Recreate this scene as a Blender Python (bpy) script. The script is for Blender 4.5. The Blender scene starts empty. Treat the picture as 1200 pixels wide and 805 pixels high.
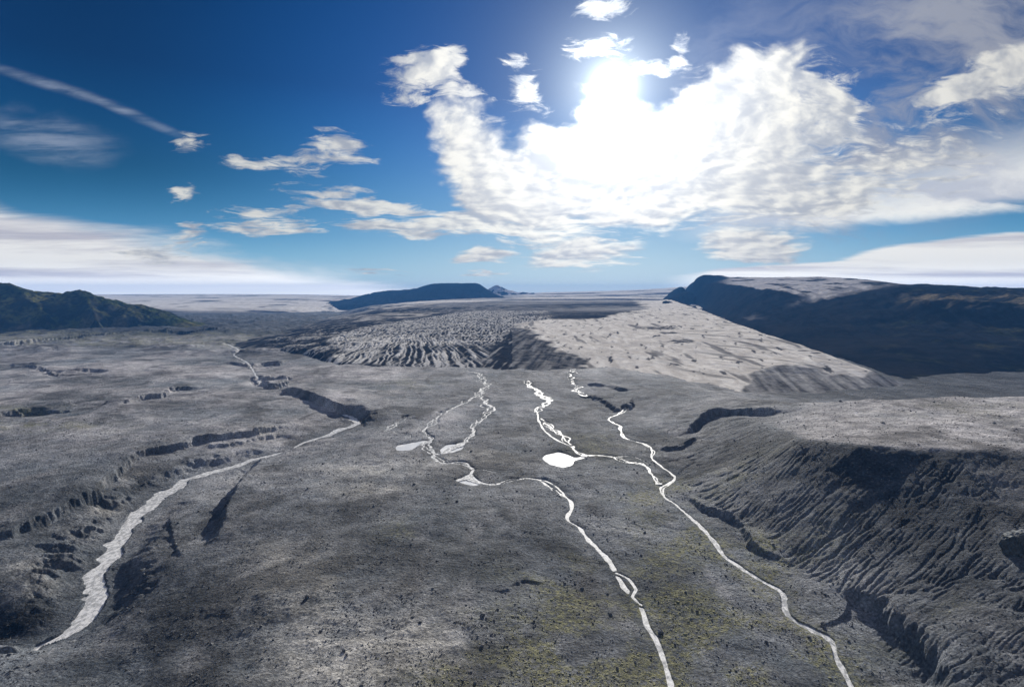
import bpy, math, random
import numpy as np
from math import radians as R

rng = np.random.default_rng(7)
random.seed(7)
scene = bpy.context.scene
COL = scene.collection
f4 = np.float32

# ------------------------------------------------------------------ camera model (survey helpers)
CAM_H = 100.0
FPX = 715.0
PITCH = math.atan(60.0 / FPX)
CP, SP = math.cos(PITCH), math.sin(PITCH)


def ray(px, py):
    a = (px - 600.0) / FPX
    b = (py - 402.5) / FPX
    return a, CP - b * SP, -(SP + b * CP)


def P(px, py, h):
    """point of the photograph whose height above the plain is known"""
    a, b, c = ray(px, py)
    t = (h - CAM_H) / c
    return (a * t, b * t, h)


def Q(px, py, Y):
    """point of the photograph whose distance is known"""
    a, b, c = ray(px, py)
    t = Y / b
    return (a * t, Y, CAM_H + c * t)


def back(p, dist, h):
    """the place `dist` metres farther away along the ground, at height h"""
    r = math.hypot(p[0], p[1])
    k = (r + dist) / r
    return (p[0] * k, p[1] * k, h)


# ------------------------------------------------------------------ noise
_ang = np.linspace(0, 2 * np.pi, 256, endpoint=False)
_GX, _GY = np.cos(_ang).astype(f4), np.sin(_ang).astype(f4)


def _hash(ix, iy, seed):
    h = ix.astype(np.uint32) * np.uint32(374761393) + iy.astype(np.uint32) * np.uint32(668265263) + np.uint32(seed * 974711 + 13)
    h = (h ^ (h >> np.uint32(13))) * np.uint32(1274126177)
    return ((h ^ (h >> np.uint32(16))) >> np.uint32(8)) & np.uint32(255)


def perlin(x, y, seed=0):
    x = np.asarray(x, dtype=np.float64)
    y = np.asarray(y, dtype=np.float64)
    x0 = np.floor(x)
    y0 = np.floor(y)
    fx = (x - x0).astype(f4)
    fy = (y - y0).astype(f4)
    ix = x0.astype(np.int64)
    iy = y0.astype(np.int64)
    u = fx * fx * fx * (fx * (fx * 6 - 15) + 10)
    v = fy * fy * fy * (fy * (fy * 6 - 15) + 10)

    def g(dx, dy):
        h = _hash(ix + dx, iy + dy, seed)
        return _GX[h] * (fx - dx) + _GY[h] * (fy - dy)
    a = g(0, 0)
    b = g(1, 0)
    c = g(0, 1)
    d = g(1, 1)
    return (a + u * (b - a)) * (1 - v) + (c + u * (d - c)) * v


def fbm(x, y, octv=4, seed=0, gain=0.5):
    s = 0
    amp = 1.0
    for i in range(octv):
        s = s + amp * perlin(x, y, seed + i * 17)
        x = x * 2.03 + 11.3
        y = y * 2.03 - 7.7
        amp *= gain
    return s


def ridged(x, y, octv=4, seed=0, gain=0.5):
    s = 0
    amp = 1.0
    for i in range(octv):
        s = s + amp * (1 - 2.2 * np.abs(perlin(x, y, seed + i * 17)))
        x = x * 2.03 + 5.1
        y = y * 2.03 + 3.7
        amp *= gain
    return s


def sstep(a, b, x):
    t = np.clip((x - a) / (b - a), 0, 1)
    return t * t * (3 - 2 * t)


# ------------------------------------------------------------------ contour solver on a (u = x/y, w = ln y) lattice
class Field:
    def __init__(s, u0, u1, du, y0, y1, dw):
        s.u0, s.du, s.dw = u0, du, dw
        s.w0 = math.log(y0)
        s.nu = int(round((u1 - u0) / du)) + 1
        s.nw = int(round((math.log(y1) - s.w0) / dw)) + 1

    def solve(s, lines, iters=160, blur=2):
        us, ws, zs = [], [], []
        for L in lines:
            L = np.array(L, dtype=np.float64)
            for a, b in zip(L[:-1], L[1:]):
                ua, ub = a[0] / a[1], b[0] / b[1]
                wa, wb = math.log(a[1]), math.log(b[1])
                n = int(max(abs(ub - ua) / s.du, abs(wb - wa) / s.dw)) * 2 + 2
                t = np.linspace(0, 1, n)
                us.append(ua + (ub - ua) * t)
                ws.append(wa + (wb - wa) * t)
                zs.append(a[2] + (b[2] - a[2]) * t)
        us, ws, zs = map(np.concatenate, (us, ws, zs))
        Z = None
        for lev in (32, 16, 8, 4, 2, 1):
            nu = (s.nu - 1) // lev + 1
            nw = (s.nw - 1) // lev + 1
            iu = np.round((us - s.u0) / s.du / lev).astype(int)
            iw = np.round((ws - s.w0) / s.dw / lev).astype(int)
            ok = (iu >= 0) & (iu < nu) & (iw >= 0) & (iw < nw)
            acc = np.zeros((nw, nu))
            cnt = np.zeros((nw, nu))
            np.add.at(acc, (iw[ok], iu[ok]), zs[ok])
            np.add.at(cnt, (iw[ok], iu[ok]), 1)
            fix = cnt > 0
            val = (acc / np.maximum(cnt, 1)).astype(f4)
            if Z is None:
                Z = np.full((nw, nu), float(zs.mean()), dtype=f4)
            else:
                Z = np.repeat(np.repeat(Z, 2, 0), 2, 1)
                Z = np.pad(Z, ((0, max(0, nw - Z.shape[0])), (0, max(0, nu - Z.shape[1]))), mode='edge')[:nw, :nu]
            n = iters * 6 if lev >= 16 else (iters * 2 if lev >= 4 else iters // 2)
            for _ in range(n):
                Z[fix] = val[fix]
                p = np.pad(Z, 1, mode='edge')
                Z = 0.25 * (p[:-2, 1:-1] + p[2:, 1:-1] + p[1:-1, :-2] + p[1:-1, 2:])
            Z[fix] = val[fix]
        for _ in range(blur):
            p = np.pad(Z, 1, mode='edge')
            p = 0.25 * p[:-2] + 0.5 * p[1:-1] + 0.25 * p[2:]
            Z = 0.25 * p[:, :-2] + 0.5 * p[:, 1:-1] + 0.25 * p[:, 2:]
        s.Z = Z
        return s

    def _tap(s, t, n):
        i = np.clip(np.floor(t).astype(int), 0, n - 2)
        f = np.clip(t - i, 0, 1).astype(f4)
        w = [(1 - f) ** 3 / 6, (3 * f ** 3 - 6 * f ** 2 + 4) / 6, (-3 * f ** 3 + 3 * f ** 2 + 3 * f + 1) / 6, f ** 3 / 6]
        idx = [np.clip(i + k, 0, n - 1) for k in (-1, 0, 1, 2)]
        return idx, w

    def grid(s, u, w, A=None):
        """smooth resampling on the lattice of a mesh: rows w, columns u"""
        A = s.Z if A is None else A
        ji, jw = s._tap((w - s.w0) / s.dw, s.nw)
        B = sum(A[ji[k]] * jw[k][:, None] for k in range(4))
        ii, iw = s._tap((u - s.u0) / s.du, s.nu)
        return sum(B[:, ii[k]] * iw[k][None, :] for k in range(4))

    def at(s, x, y, A=None):
        A = s.Z if A is None else A
        tu = np.clip((np.asarray(x) / y - s.u0) / s.du, 0, s.nu - 1.001)
        tw = np.clip((np.log(y) - s.w0) / s.dw, 0, s.nw - 1.001)
        i, j = tu.astype(int), tw.astype(int)
        a, b = tu - i, tw - j
        return (A[j, i] * (1 - a) + A[j, i + 1] * a) * (1 - b) + (A[j + 1, i] * (1 - a) + A[j + 1, i + 1] * a) * b

    def hit(s, px, py):
        """where the line of sight through a point of the photograph meets this surface"""
        a, b, c = ray(px, py)
        Y = np.exp(np.linspace(s.w0 + 0.01, s.w0 + s.dw * (s.nw - 2), 6000))
        t = Y / b
        z = CAM_H + c * t
        g = s.at(a * t, Y)
        k = np.nonzero(z <= g)[0]
        k = k[0] if len(k) else len(Y) - 1
        return (a * t[k], Y[k], float(g[k]))


# ------------------------------------------------------------------ near ground: contour lines surveyed from the photograph
STREAMS = {
    # name: (depth, [(px, py, half width in px), ...])
    'stream_a': (0.8, [(544, 434, 1.2), (557, 438, 1.6), (566, 446, 1.8), (569, 454, 2), (561, 462, 2.2), (552, 468, 1.8), (541, 474, 1.8), (526, 481, 2.2), (512, 491, 2.2), (501, 501, 1.8), (500, 510, 1.8), (504, 516, 2.4), (497, 521, 3.2), (508, 532, 4), (517, 543, 3), (541, 543, 2.6), (555, 550, 3.2), (548, 560, 3.4), (561, 565, 3), (580, 568, 2.4), (600, 563, 2.2), (618, 560, 2.6), (635, 562, 2.8), (648, 570, 3.2), (660, 579, 3.4), (668, 586, 3.4), (670, 595, 3.2), (665, 607, 3.2), (678, 617, 3.6), (687, 629, 3.6), (702, 643, 3.8), (715, 658, 3.8), (722, 671, 4), (732, 688, 4.4), (746, 700, 4.6), (752, 716, 4.2), (759, 734, 4.4), (768, 747, 4.6), (775, 762, 4.8), (780, 778, 5), (785, 795, 5.2), (788, 815, 5.6), (790, 860, 6)]),
    'stream_a_east': (0.6, [(561, 462, 1.5), (568, 468, 2.4), (571, 476, 3.4), (577, 478, 3), (568, 488, 1.8), (557, 498, 2), (556, 508, 2.2), (547, 518, 2.6), (534, 525, 3.4), (520, 531, 4), (508, 532, 3)]),
    'stream_a_loop': (0.6, [(722, 671, 2.4), (735, 677, 2.4), (745, 690, 2.8), (741, 698, 2.6), (752, 708, 2.4)]),
    'stream_a_spur': (0.5, [(548, 560, 2.6), (536, 563, 1.2)]),
    'stream_a_split': (0.4, [(555, 550, 1.4), (566, 550, 1.2), (577, 553, .9)]),
    'stream_west': (0.35, [(452, 505, .9), (462, 500, 1.0), (465, 494, .9), (478, 488, .8)]),
    'stream_west_low': (0.35, [(460, 506, .9), (470, 509, 1.0), (480, 513, 1)]),
    'stream_b': (0.6, [(618, 446, 1.8), (623, 454, 4), (631, 461, 5), (640, 466, 5.2), (638, 474, 3.4), (629, 484, 2.8), (638, 493, 3.6), (648, 504, 3.4), (662, 514, 3.4), (674, 526, 3.6), (684, 533, 3.6), (702, 533, 3), (722, 535, 2.6), (735, 541, 2.8), (755, 543, 2.4), (762, 550, 2.4), (764, 558, 2.6), (772, 567, 3)]),
    'stream_b_side': (0.45, [(629, 484, 2), (633, 497, 1.8), (643, 509, 1.8), (656, 517, 1.6), (668, 522, 1.6)]),
    'stream_b_thread': (0.4, [(722, 535, 1.2), (740, 535, 1.2), (752, 539, 1.1), (764, 547, 1.2)]),
    'stream_c_top': (0.7, [(672, 432, 1.2), (668, 441, 1.6), (676, 450, 1.8), (678, 459, 1.6), (688, 464, 1.4)]),
    'stream_c': (1.0, [(734, 478, 1.6), (723, 485, 2), (715, 491, 1.8), (726, 499, 2.2), (731, 512, 2.4), (752, 519, 2.6), (765, 528, 3), (763, 536, 2.8), (772, 545, 3), (786, 553, 3.2), (790, 560, 3.4), (782, 567, 3.4), (774, 572, 3.6), (779, 582, 4), (792, 590, 4.4), (806, 603, 4.2), (823, 619, 4.4), (837, 634, 4.4), (848, 651, 5), (866, 664, 5.4), (881, 673, 5.4), (900, 684, 5.2), (916, 694, 5.2), (919, 706, 5), (924, 720, 5), (944, 733, 5.6), (968, 745, 5.8), (978, 755, 5.8), (980, 766, 5.6), (988, 780, 5.6), (996, 797, 6), (1006, 820, 6.4), (1030, 870, 7)]),
    'river': (1.6, [(404, 486, 3.5), (415, 492, 4), (414, 498, 4.2), (402, 503, 4.4), (385, 509, 4), (366, 515, 3.4), (352, 521, 2.4), (342, 525.5, .3), (333, 528.5, .3), (320, 532.5, 3.4), (300, 538, 5), (280, 544, 5.6), (255, 551, 6.4), (222, 562, 7.2), (198, 575, 8), (178, 588, 8.6), (162, 603, 9), (150, 618, 9), (134, 637, 10), (119, 660, 11), (115, 680, 11.5), (114, 700, 11), (102, 722, 10.5), (82, 740, 9), (62, 749, 7.5), (44, 755, 5), (26, 759, 3), (-20, 763, 3), (-120, 776, 3)]),
    'river_top': (1.2, [(263, 402, 2.2), (270, 405, 2.4), (283, 412, 2), (274, 416, 2.2), (290, 425, 2.2), (300, 440, 2.4), (306, 450, 2.2)]),
}
HT = {'stream_a': (0, -2.2), 'stream_a_east': (0, -.4), 'stream_b': (0, -1.2), 'stream_c_top': (0, -.6), 'stream_c': (-1, -5),
      'river': (-3.5, -12.5), 'river_top': (-1.5, -2.5)}


def contour_of(name):
    pts = STREAMS[name][1]
    a, b = HT[name]
    n = len(pts) - 1
    return [P(x, y, a + (b - a) * i / n) for i, (x, y, _) in enumerate(pts)]


G_BACK = [P(745, 444, 1.5), P(800, 452, 4), P(870, 466, 12), P(940, 471, 20), P(1000, 468, 25), P(1100, 465, 28), P(1200, 464, 29), P(1500, 462, 29), P(1900, 462, 29)]
near_lines = [contour_of(k) for k in HT] + [
    [P(-500, 1300, 0), P(600, 1300, 1), P(1500, 1300, 4)],
    [P(250, 805, 3), P(500, 805, 2.5), P(700, 805, 0)],
    [P(300, 700, 2.5), P(450, 690, 3.2), P(600, 680, 1.6)],
    [P(380, 600, 1), P(520, 610, 2), P(620, 620, .6)],
    [P(340, 560, .5), P(420, 545, .5)],
    [P(820, 760, -1.5), P(860, 790, -1.5)], [P(760, 640, -.5), P(830, 720, -1)], [P(700, 590, 0), P(750, 600, 0)],
    [P(-160, 752, -4), P(0, 752, -5.5), P(30, 755, -7), P(52, 760, -8.5), P(85, 757, -9), P(114, 744, -8.5), P(135, 720, -8), P(140, 690, -7)],
    [P(160, 660, -5), P(190, 620, -4.5), P(235, 585, -4)],
    [P(-160, 700, -1.5), P(0, 690, -2), P(50, 676, -2.5), P(92, 650, -3), P(122, 610, -3), P(170, 566, -3), P(250, 538, -2.5), P(320, 521, -2)],
    [P(-200, 620, 4), P(0, 605, 4), P(90, 570, 4), P(140, 535, 3.4), P(220, 505, 3), P(330, 488, 2)],
    [P(-300, 540, 4), P(0, 520, 4.4), P(150, 480, 3.4), P(300, 460, 2), P(325, 452, 1.5)],
    [P(340, 452, 2), P(430, 478, 2)],
    [P(440, 500, .6), P(450, 540, .4)],
    [P(-300, 445, 3), P(0, 440, 3), P(150, 432, 2), P(280, 425, .5)],
    [P(430, 445, 0), P(500, 440, 0), P(530, 440, 0)], [P(600, 442, 0), P(650, 440, 0)],
    [P(600, 520, .4), P(590, 490, .3)], [P(690, 500, -.2), P(700, 480, -.4)],
    [P(-500, 412, 2), P(0, 412, 2), P(150, 410, 1), P(250, 404, -.5)],
    [P(-500, 394, 3), P(0, 394, 3), P(150, 391, 3), P(230, 388, 2), P(300, 386, 1), P(400, 384, 0)],
    [P(1065, 456, -7), P(1200, 456, -10), P(1500, 456, -10), P(1900, 456, -10)],
    [P(650, 428, 0), P(745, 434, 0), P(830, 448, -2), P(870, 458, -4), P(1000, 462, -6)],
    [P(1065, 446, -8), P(1200, 443, -10), P(1900, 443, -10)],
    # the moraine: foot, bench, rim, far side
    [P(748, 470, .6), P(776, 518, 0), P(800, 555, -.6), P(826, 588, -1), P(870, 611, -1), P(935, 660, -1.5), P(990, 702, -2.4), P(1020, 730, -4), P(1060, 775, -5), P(1095, 805, -5)],
    [P(1046, 715, 1.5), P(1080, 738, 2), P(1130, 785, 2)],
    [P(1120, 735, 6), P(1200, 790, 6)],
    [P(735, 450, 1.5), P(775, 460, 3.5), P(830, 473, 8), P(880, 476, 12), P(920, 482, 16)],
    [P(838, 502, 8), P(872, 492, 13.5), P(905, 502, 20), P(935, 517, 26), P(1000, 522, 30), P(1100, 525, 32.5), P(1200, 527, 33.5), P(1500, 535, 35), P(1900, 560, 35)],
    G_BACK,
    [back(p, 85, -4 if i > 1 else 0) for i, p in enumerate(G_BACK)][1:],
]
NEAR = Field(-1.75, 1.75, 0.0035, 40, 2400, 0.005).solve(near_lines, blur=14)


# rills on the moraine: water is routed downhill cell by cell and cuts where it gathers
def rills(F, rounds=3, seed=11):
    nw, nu = F.nw, F.nu
    uu = F.u0 + F.du * np.arange(nu)
    ww = F.w0 + F.dw * np.arange(nw)
    yy = np.exp(ww)[:, None]
    xx = uu[None, :] * yy
    H0 = NEAR.grid(uu, ww).astype(np.float64)
    zw, zu = np.gradient(H0, F.dw, F.du)
    sl = np.hypot(zu / yy, (zw - uu[None, :] * zu) / yy)
    H = H0 + 0.75 * fbm(xx / 8, yy / 8, 4, seed, 0.6) + 2.4 * fbm(xx / 34, yy / 34, 3, seed + 5)
    sm = sstep(0.07, 0.22, sl)
    cut = np.zeros_like(H)
    idx = np.arange(nw * nu).reshape(nw, nu)
    for rd in range(rounds):
        Hp = np.pad(H - cut, 1, mode='constant', constant_values=1e9)
        best = np.full(H.shape, 1e-6)
        rec = idx.copy()
        for dj in (-1, 0, 1):
            for di in (-1, 0, 1):
                if dj == 0 and di == 0:
                    continue
                drop = (H - cut - Hp[1 + dj:1 + dj + nw, 1 + di:1 + di + nu]) / (math.hypot(dj * F.dw, di * F.du) * yy)
                m = drop > best
                best = np.where(m, drop, best)
                rec = np.where(m, np.clip(idx + dj * nu + di, 0, nw * nu - 1), rec)
        order = np.argsort(-(H - cut).ravel()).tolist()
        r = rec.ravel().tolist()
        acc = np.ones(nw * nu).tolist()
        for k in order:
            q = r[k]
            if q != k:
                acc[q] += acc[k]
        A = np.log1p(np.array(acc).reshape(nw, nu) / 6.0)
        A = np.clip(A - 0.9, 0, 5.0)
        p_ = np.pad(A, 1, mode='edge')
        p_ = 0.25 * p_[:-2] + 0.5 * p_[1:-1] + 0.25 * p_[2:]
        A = 0.25 * p_[:, :-2] + 0.5 * p_[:, 1:-1] + 0.25 * p_[:, 2:]
        cut = cut + 0.16 * A * sm * (0.30 + 1.0 * sstep(-.35, .45, fbm(xx / 26, yy / 26, 3, seed + 9)))
    F.Z = (-(cut - 0.30 * sm) + sm * 0.8 * fbm(xx / 34, yy / 34, 3, seed + 5) + sm * 0.30 * fbm(xx / 8, yy / 8, 4, seed, 0.6)).astype(f4)
    edge_ = np.minimum(np.minimum(np.arange(nu)[None, :], nu - 1 - np.arange(nu)[None, :]), np.minimum(np.arange(nw)[:, None], nw - 1 - np.arange(nw)[:, None]))
    F.Z *= sstep(2, 30, edge_).astype(f4)
    return F, sl


RILL, _ = rills(Field(0.05, 1.15, 0.0022, 125, 520, 0.0022))
_zw, _zu = np.gradient(NEAR.Z, NEAR.dw, NEAR.du)
_u = NEAR.u0 + NEAR.du * np.arange(NEAR.nu)[None, :]
_y = np.exp(NEAR.w0 + NEAR.dw * np.arange(NEAR.nw))[:, None]
SLOPE = np.hypot(_zu / _y, (_zw - _u * _zu) / _y)

# ------------------------------------------------------------------ the lattice of the ground mesh
u_mid = np.arange(-0.92, 0.9201, 0.00135)
u_side = 0.92 * np.exp(np.linspace(0.012, 0.75, 50))
GU = np.concatenate([-u_side[::-1], u_mid, u_side])
GW = [math.log(44.0)]
while math.exp(GW[-1]) < 10800:
    yy = math.exp(GW[-1])
    GW.append(GW[-1] + (0.0075 if yy < 105 else 0.0026 if yy < 330 else 0.0032 if yy < 1100 else 0.006 if yy < 2000 else 0.02))
GW = np.array(GW)
GY1 = np.exp(GW)
X = (GU[None, :] * GY1[:, None]).astype(f4)
Y = np.repeat(GY1[:, None], len(GU), 1).astype(f4)
ZB = NEAR.grid(GU, np.minimum(GW, math.log(2300)))
# beyond the surveyed valley the ground dips away slowly with the curve of the earth
ZB = ZB - 30 * sstep(1900, 5000, Y) - np.maximum(Y - 4000, 0) ** 2 / 9e5
NR, NC = X.shape


def box(cx0, cx1, cy0, cy1):
    """lattice slice that covers a rectangle of ground"""
    j0 = max(0, np.searchsorted(GY1, max(cy0, 1)) - 1)
    j1 = min(NR, np.searchsorted(GY1, cy1) + 1)
    if j1 <= j0:
        return None
    ya, yb = GY1[j0], GY1[j1 - 1]
    lo = min(cx0 / ya, cx0 / yb)
    hi = max(cx1 / ya, cx1 / yb)
    i0 = max(0, np.searchsorted(GU, lo) - 1)
    i1 = min(NC, np.searchsorted(GU, hi) + 1)
    if i1 <= i0:
        return None
    return slice(j0, j1), slice(i0, i1)


def resample(pts, step):
    """smooth curve through points (rows of any width)"""
    p = np.array(pts, dtype=np.float64)
    q = np.vstack([2 * p[0] - p[1], p, 2 * p[-1] - p[-2]])
    out = []
    for i in range(1, len(q) - 2):
        a, b, c, d = q[i - 1], q[i], q[i + 1], q[i + 2]
        n = max(2, int(np.hypot(*(c - b)[:2]) / step))
        t = np.linspace(0, 1, n, endpoint=False)[:, None]
        out.append(0.5 * ((2 * b) + (-a + c) * t + (2 * a - 5 * b + 4 * c - d) * t ** 2 + (-a + 3 * b - 3 * c + d) * t ** 3))
    out.append(p[-1:])
    return np.vstack(out)


def nearest(path, margin, val_cols):
    """distance (signed: + left of travel) to a path, run length 0..1 and values carried by it, on the lattice"""
    D = np.full((NR, NC), 1e9, dtype=f4)
    T = np.zeros((NR, NC), dtype=f4)
    S = np.ones((NR, NC), dtype=f4)
    V = [np.zeros((NR, NC), dtype=f4) for _ in val_cols]
    n = len(path) - 1
    for k in range(n):
        a, b = path[k], path[k + 1]
        sl = box(min(a[0], b[0]) - margin, max(a[0], b[0]) + margin, min(a[1], b[1]) - margin, max(a[1], b[1]) + margin)
        if sl is None:
            continue
        x, y = X[sl], Y[sl]
        dx, dy = b[0] - a[0], b[1] - a[1]
        L2 = dx * dx + dy * dy + 1e-9
        t = np.clip(((x - a[0]) * dx + (y - a[1]) * dy) / L2, 0, 1)
        ex, ey = x - a[0] - t * dx, y - a[1] - t * dy
        d = np.hypot(ex, ey)
        m = d < D[sl]
        D[sl] = np.where(m, d, D[sl])
        S[sl] = np.where(m, np.sign(dx * (y - a[1]) - dy * (x - a[0])), S[sl])
        T[sl] = np.where(m, (k + t) / n, T[sl])
        for v, c in zip(V, val_cols):
            v[sl] = np.where(m, a[c] + t * (b[c] - a[c]), v[sl])
    return D, S, T, V


# ------------------------------------------------------------------ relief of the ground
far_fade = 1 - sstep(900, 2200, Y)
n_big = fbm(X / 140, Y / 140, 3, 1)
n_mid = fbm(X / 34, Y / 34, 4, 5)
n_fine = fbm(X / 6.5, Y / 6.5, 3, 9)
n_tiny = fbm(X / 1.5, Y / 1.5, 2, 21) * (1 - sstep(250, 500, Y))
rough = np.clip(0.5 + 1.2 * fbm(X / 70, Y / 70, 2, 31), 0.1, 1.4)
slope_g = NEAR.grid(GU, np.minimum(GW, math.log(2300)), SLOPE.astype(f4))
RM = ((GU[None, :] > 0.05) & (GU[None, :] < 1.149) & (GY1[:, None] > 125) & (GY1[:, None] < 519)).astype(f4)
rill = RILL.grid(np.clip(GU, 0.05, 1.149), np.clip(GW, math.log(125), math.log(519))) * RM
steep = sstep(0.10, 0.38, slope_g)
Z = ZB + 1.5 * n_big + (1.05 * n_mid + 0.40 * n_fine * rough + 0.13 * n_tiny * rough) * (0.4 + 0.6 * far_fade)
Z += rill * 0.85
dune = ridged(X / 26 + 0.5 * n_mid, Y / 60, 3, 41)
Z += 0.28 * dune * (1 - steep)

belt = sstep(930, 1010, Y) * (1 - sstep(1230, 1330, Y)) * sstep(-0.20, -0.34, X / Y)
Z += belt * 3.2 * ridged(X / 48, Y / 70, 4, 801) * sstep(-.3, .3, n_big)
low = sstep(1240, 1400, Y) * (1 - sstep(2600, 3400, Y)) * sstep(-0.17, -0.22, X / Y)
Z += low * (9 * np.maximum(ridged(X / 150, Y / 260, 4, 811) - 0.55, -0.3) + 2 * n_mid)
SCARPS = [
    # height, face width, reach of the raised side, raggedness, side (+ left), points
    (4.4, 2.6, 45, 2.6, 1, [(-60, 650), (20, 623), (40, 612), (70, 600), (100, 583), (118, 577), (126, 564), (150, 545), (166, 533), (190, 527), (215, 524), (232, 516), (265, 514), (300, 509), (318, 504), (350, 500)]),
    (3.0, 4, 40, 3, 1, [(235, 524), (270, 521), (300, 514), (330, 507)]),
    (7.5, 4, 60, 2.5, 1, [(325, 456), (345, 459), (362, 464), (385, 475), (402, 482), (416, 488), (424, 491), (427, 500)]),
    (7.0, 6.5, 30, 1.4, -1, [(228, 650), (242, 640), (254, 624), (261, 604), (268, 588), (282, 566), (297, 548), (301, 536)]),
    (1.2, 1.2, 10, 1.0, 1, [(197, 604), (201, 622), (205, 640), (213, 657)]),
    (5.0, 3.5, 26, 2.2, 1, [(1108, 812), (1092, 780), (1075, 756), (1052, 738), (1034, 717), (1004, 703), (985, 700)][::-1]),
    (3.2, 2.6, 22, 2.0, 1, [(800, 578), (820, 592), (840, 600), (862, 611), (884, 640), (912, 656), (938, 664)]),
    (5.0, 6, 50, 5, 1, [(140, 476), (157, 470), (166, 466), (192, 463), (205, 456), (240, 454)]),
    (3.5, 8, 60, 8, 1, [(10, 427), (40, 430), (60, 437), (112, 440)]),
    (3.5, 5, 50, 5, 1, [(-60, 494), (0, 487), (30, 480), (62, 479)]),
    (6.5, 10, 90, 14, 1, [(-60, 410), (15, 405), (60, 399), (120, 394), (200, 391), (290, 389)]),
    (5.0, 7, 50, 5, 1, [(262, 424), (285, 428), (300, 431), (326, 427), (338, 422)]),
    (6.0, 7, 45, 5, 1, [(296, 440), (306, 450), (324, 453), (338, 447), (334, 440)]),
    (4.2, 5, 40, 4, 1, [(688, 462), (704, 470), (724, 482), (738, 479), (742, 466)]),
    (4.0, 5, 40, 4, 1, [(686, 450), (705, 452), (740, 458)]),
    (2.0, 3, 30, 3, 1, [(772, 527), (795, 526), (806, 520), (816, 514)]),
    (6.5, 4, 35, 2, 1, [(806, 512), (815, 500), (828, 488), (842, 483), (866, 483), (895, 484), (912, 487)]),
    (0.8, 2.0, 14, 2.5, 1, [(570, 690), (590, 692), (612, 682), (640, 680)]),
    (0.7, 2.0, 14, 2.5, 1, [(668, 668), (690, 676), (712, 686)]),
    (2.2, 3, 25, 3, -1, [(60, 470), (110, 478), (130, 470)]),
]
wob = fbm(X / 5, Y / 5, 3, 55)
wob2 = fbm(X / 22, Y / 22, 2, 77)
for (hh, ww, reach, rag, side, pts) in SCARPS:
    path = resample([NEAR.hit(*p)[:2] for p in pts], 3)
    D, S, T, _ = nearest(path, reach * 2.2 + 10, [])
    ok = D < 1e8
    d = S * side * D + rag * (wob + 0.6 * wob2)
    d = np.where(D < reach * 2.2 + 10, d, 0)
    ends = sstep(0.0, 0.12, T) * (1 - sstep(0.88, 1.0, T)) * (np.clip(0.95 + 0.5 * wob2, 0.7, 1.25) if hh > 4.2 else np.clip(0.75 + 0.9 * wob2, 0.35, 1.25))
    # raised on one side, cut on the other
    face = sstep(-ww * 0.5, ww * 0.5, d)
    up = np.exp(-np.maximum(d, 0) / reach * 1.6)
    dn = np.exp(-np.maximum(-d, 0) / reach * 2.2)
    add = hh * ends * (0.55 * face * up - 0.45 * (1 - face) * dn)
    rim = 1 - sstep(reach * 1.5, reach * 2.1, D)
    Z += np.where(ok, add * rim, 0)

# hollow pools near the bend far up the river
for (px, py, rx, ry, dep) in [(312, 428, 18, 34, 5), (318, 446, 20, 30, 7), (22, 428, 24, 30, 3), (90, 437, 40, 30, 3), (40, 484, 26, 14, 3)]:
    cx, cy, _ = NEAR.hit(px, py)
    q = ((X - cx) / rx) ** 2 + ((Y - cy) / ry) ** 2 + 0.6 * wob2 + 0.25 * wob
    Z -= dep * (1 - sstep(0.3, 1.0, q))

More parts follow.
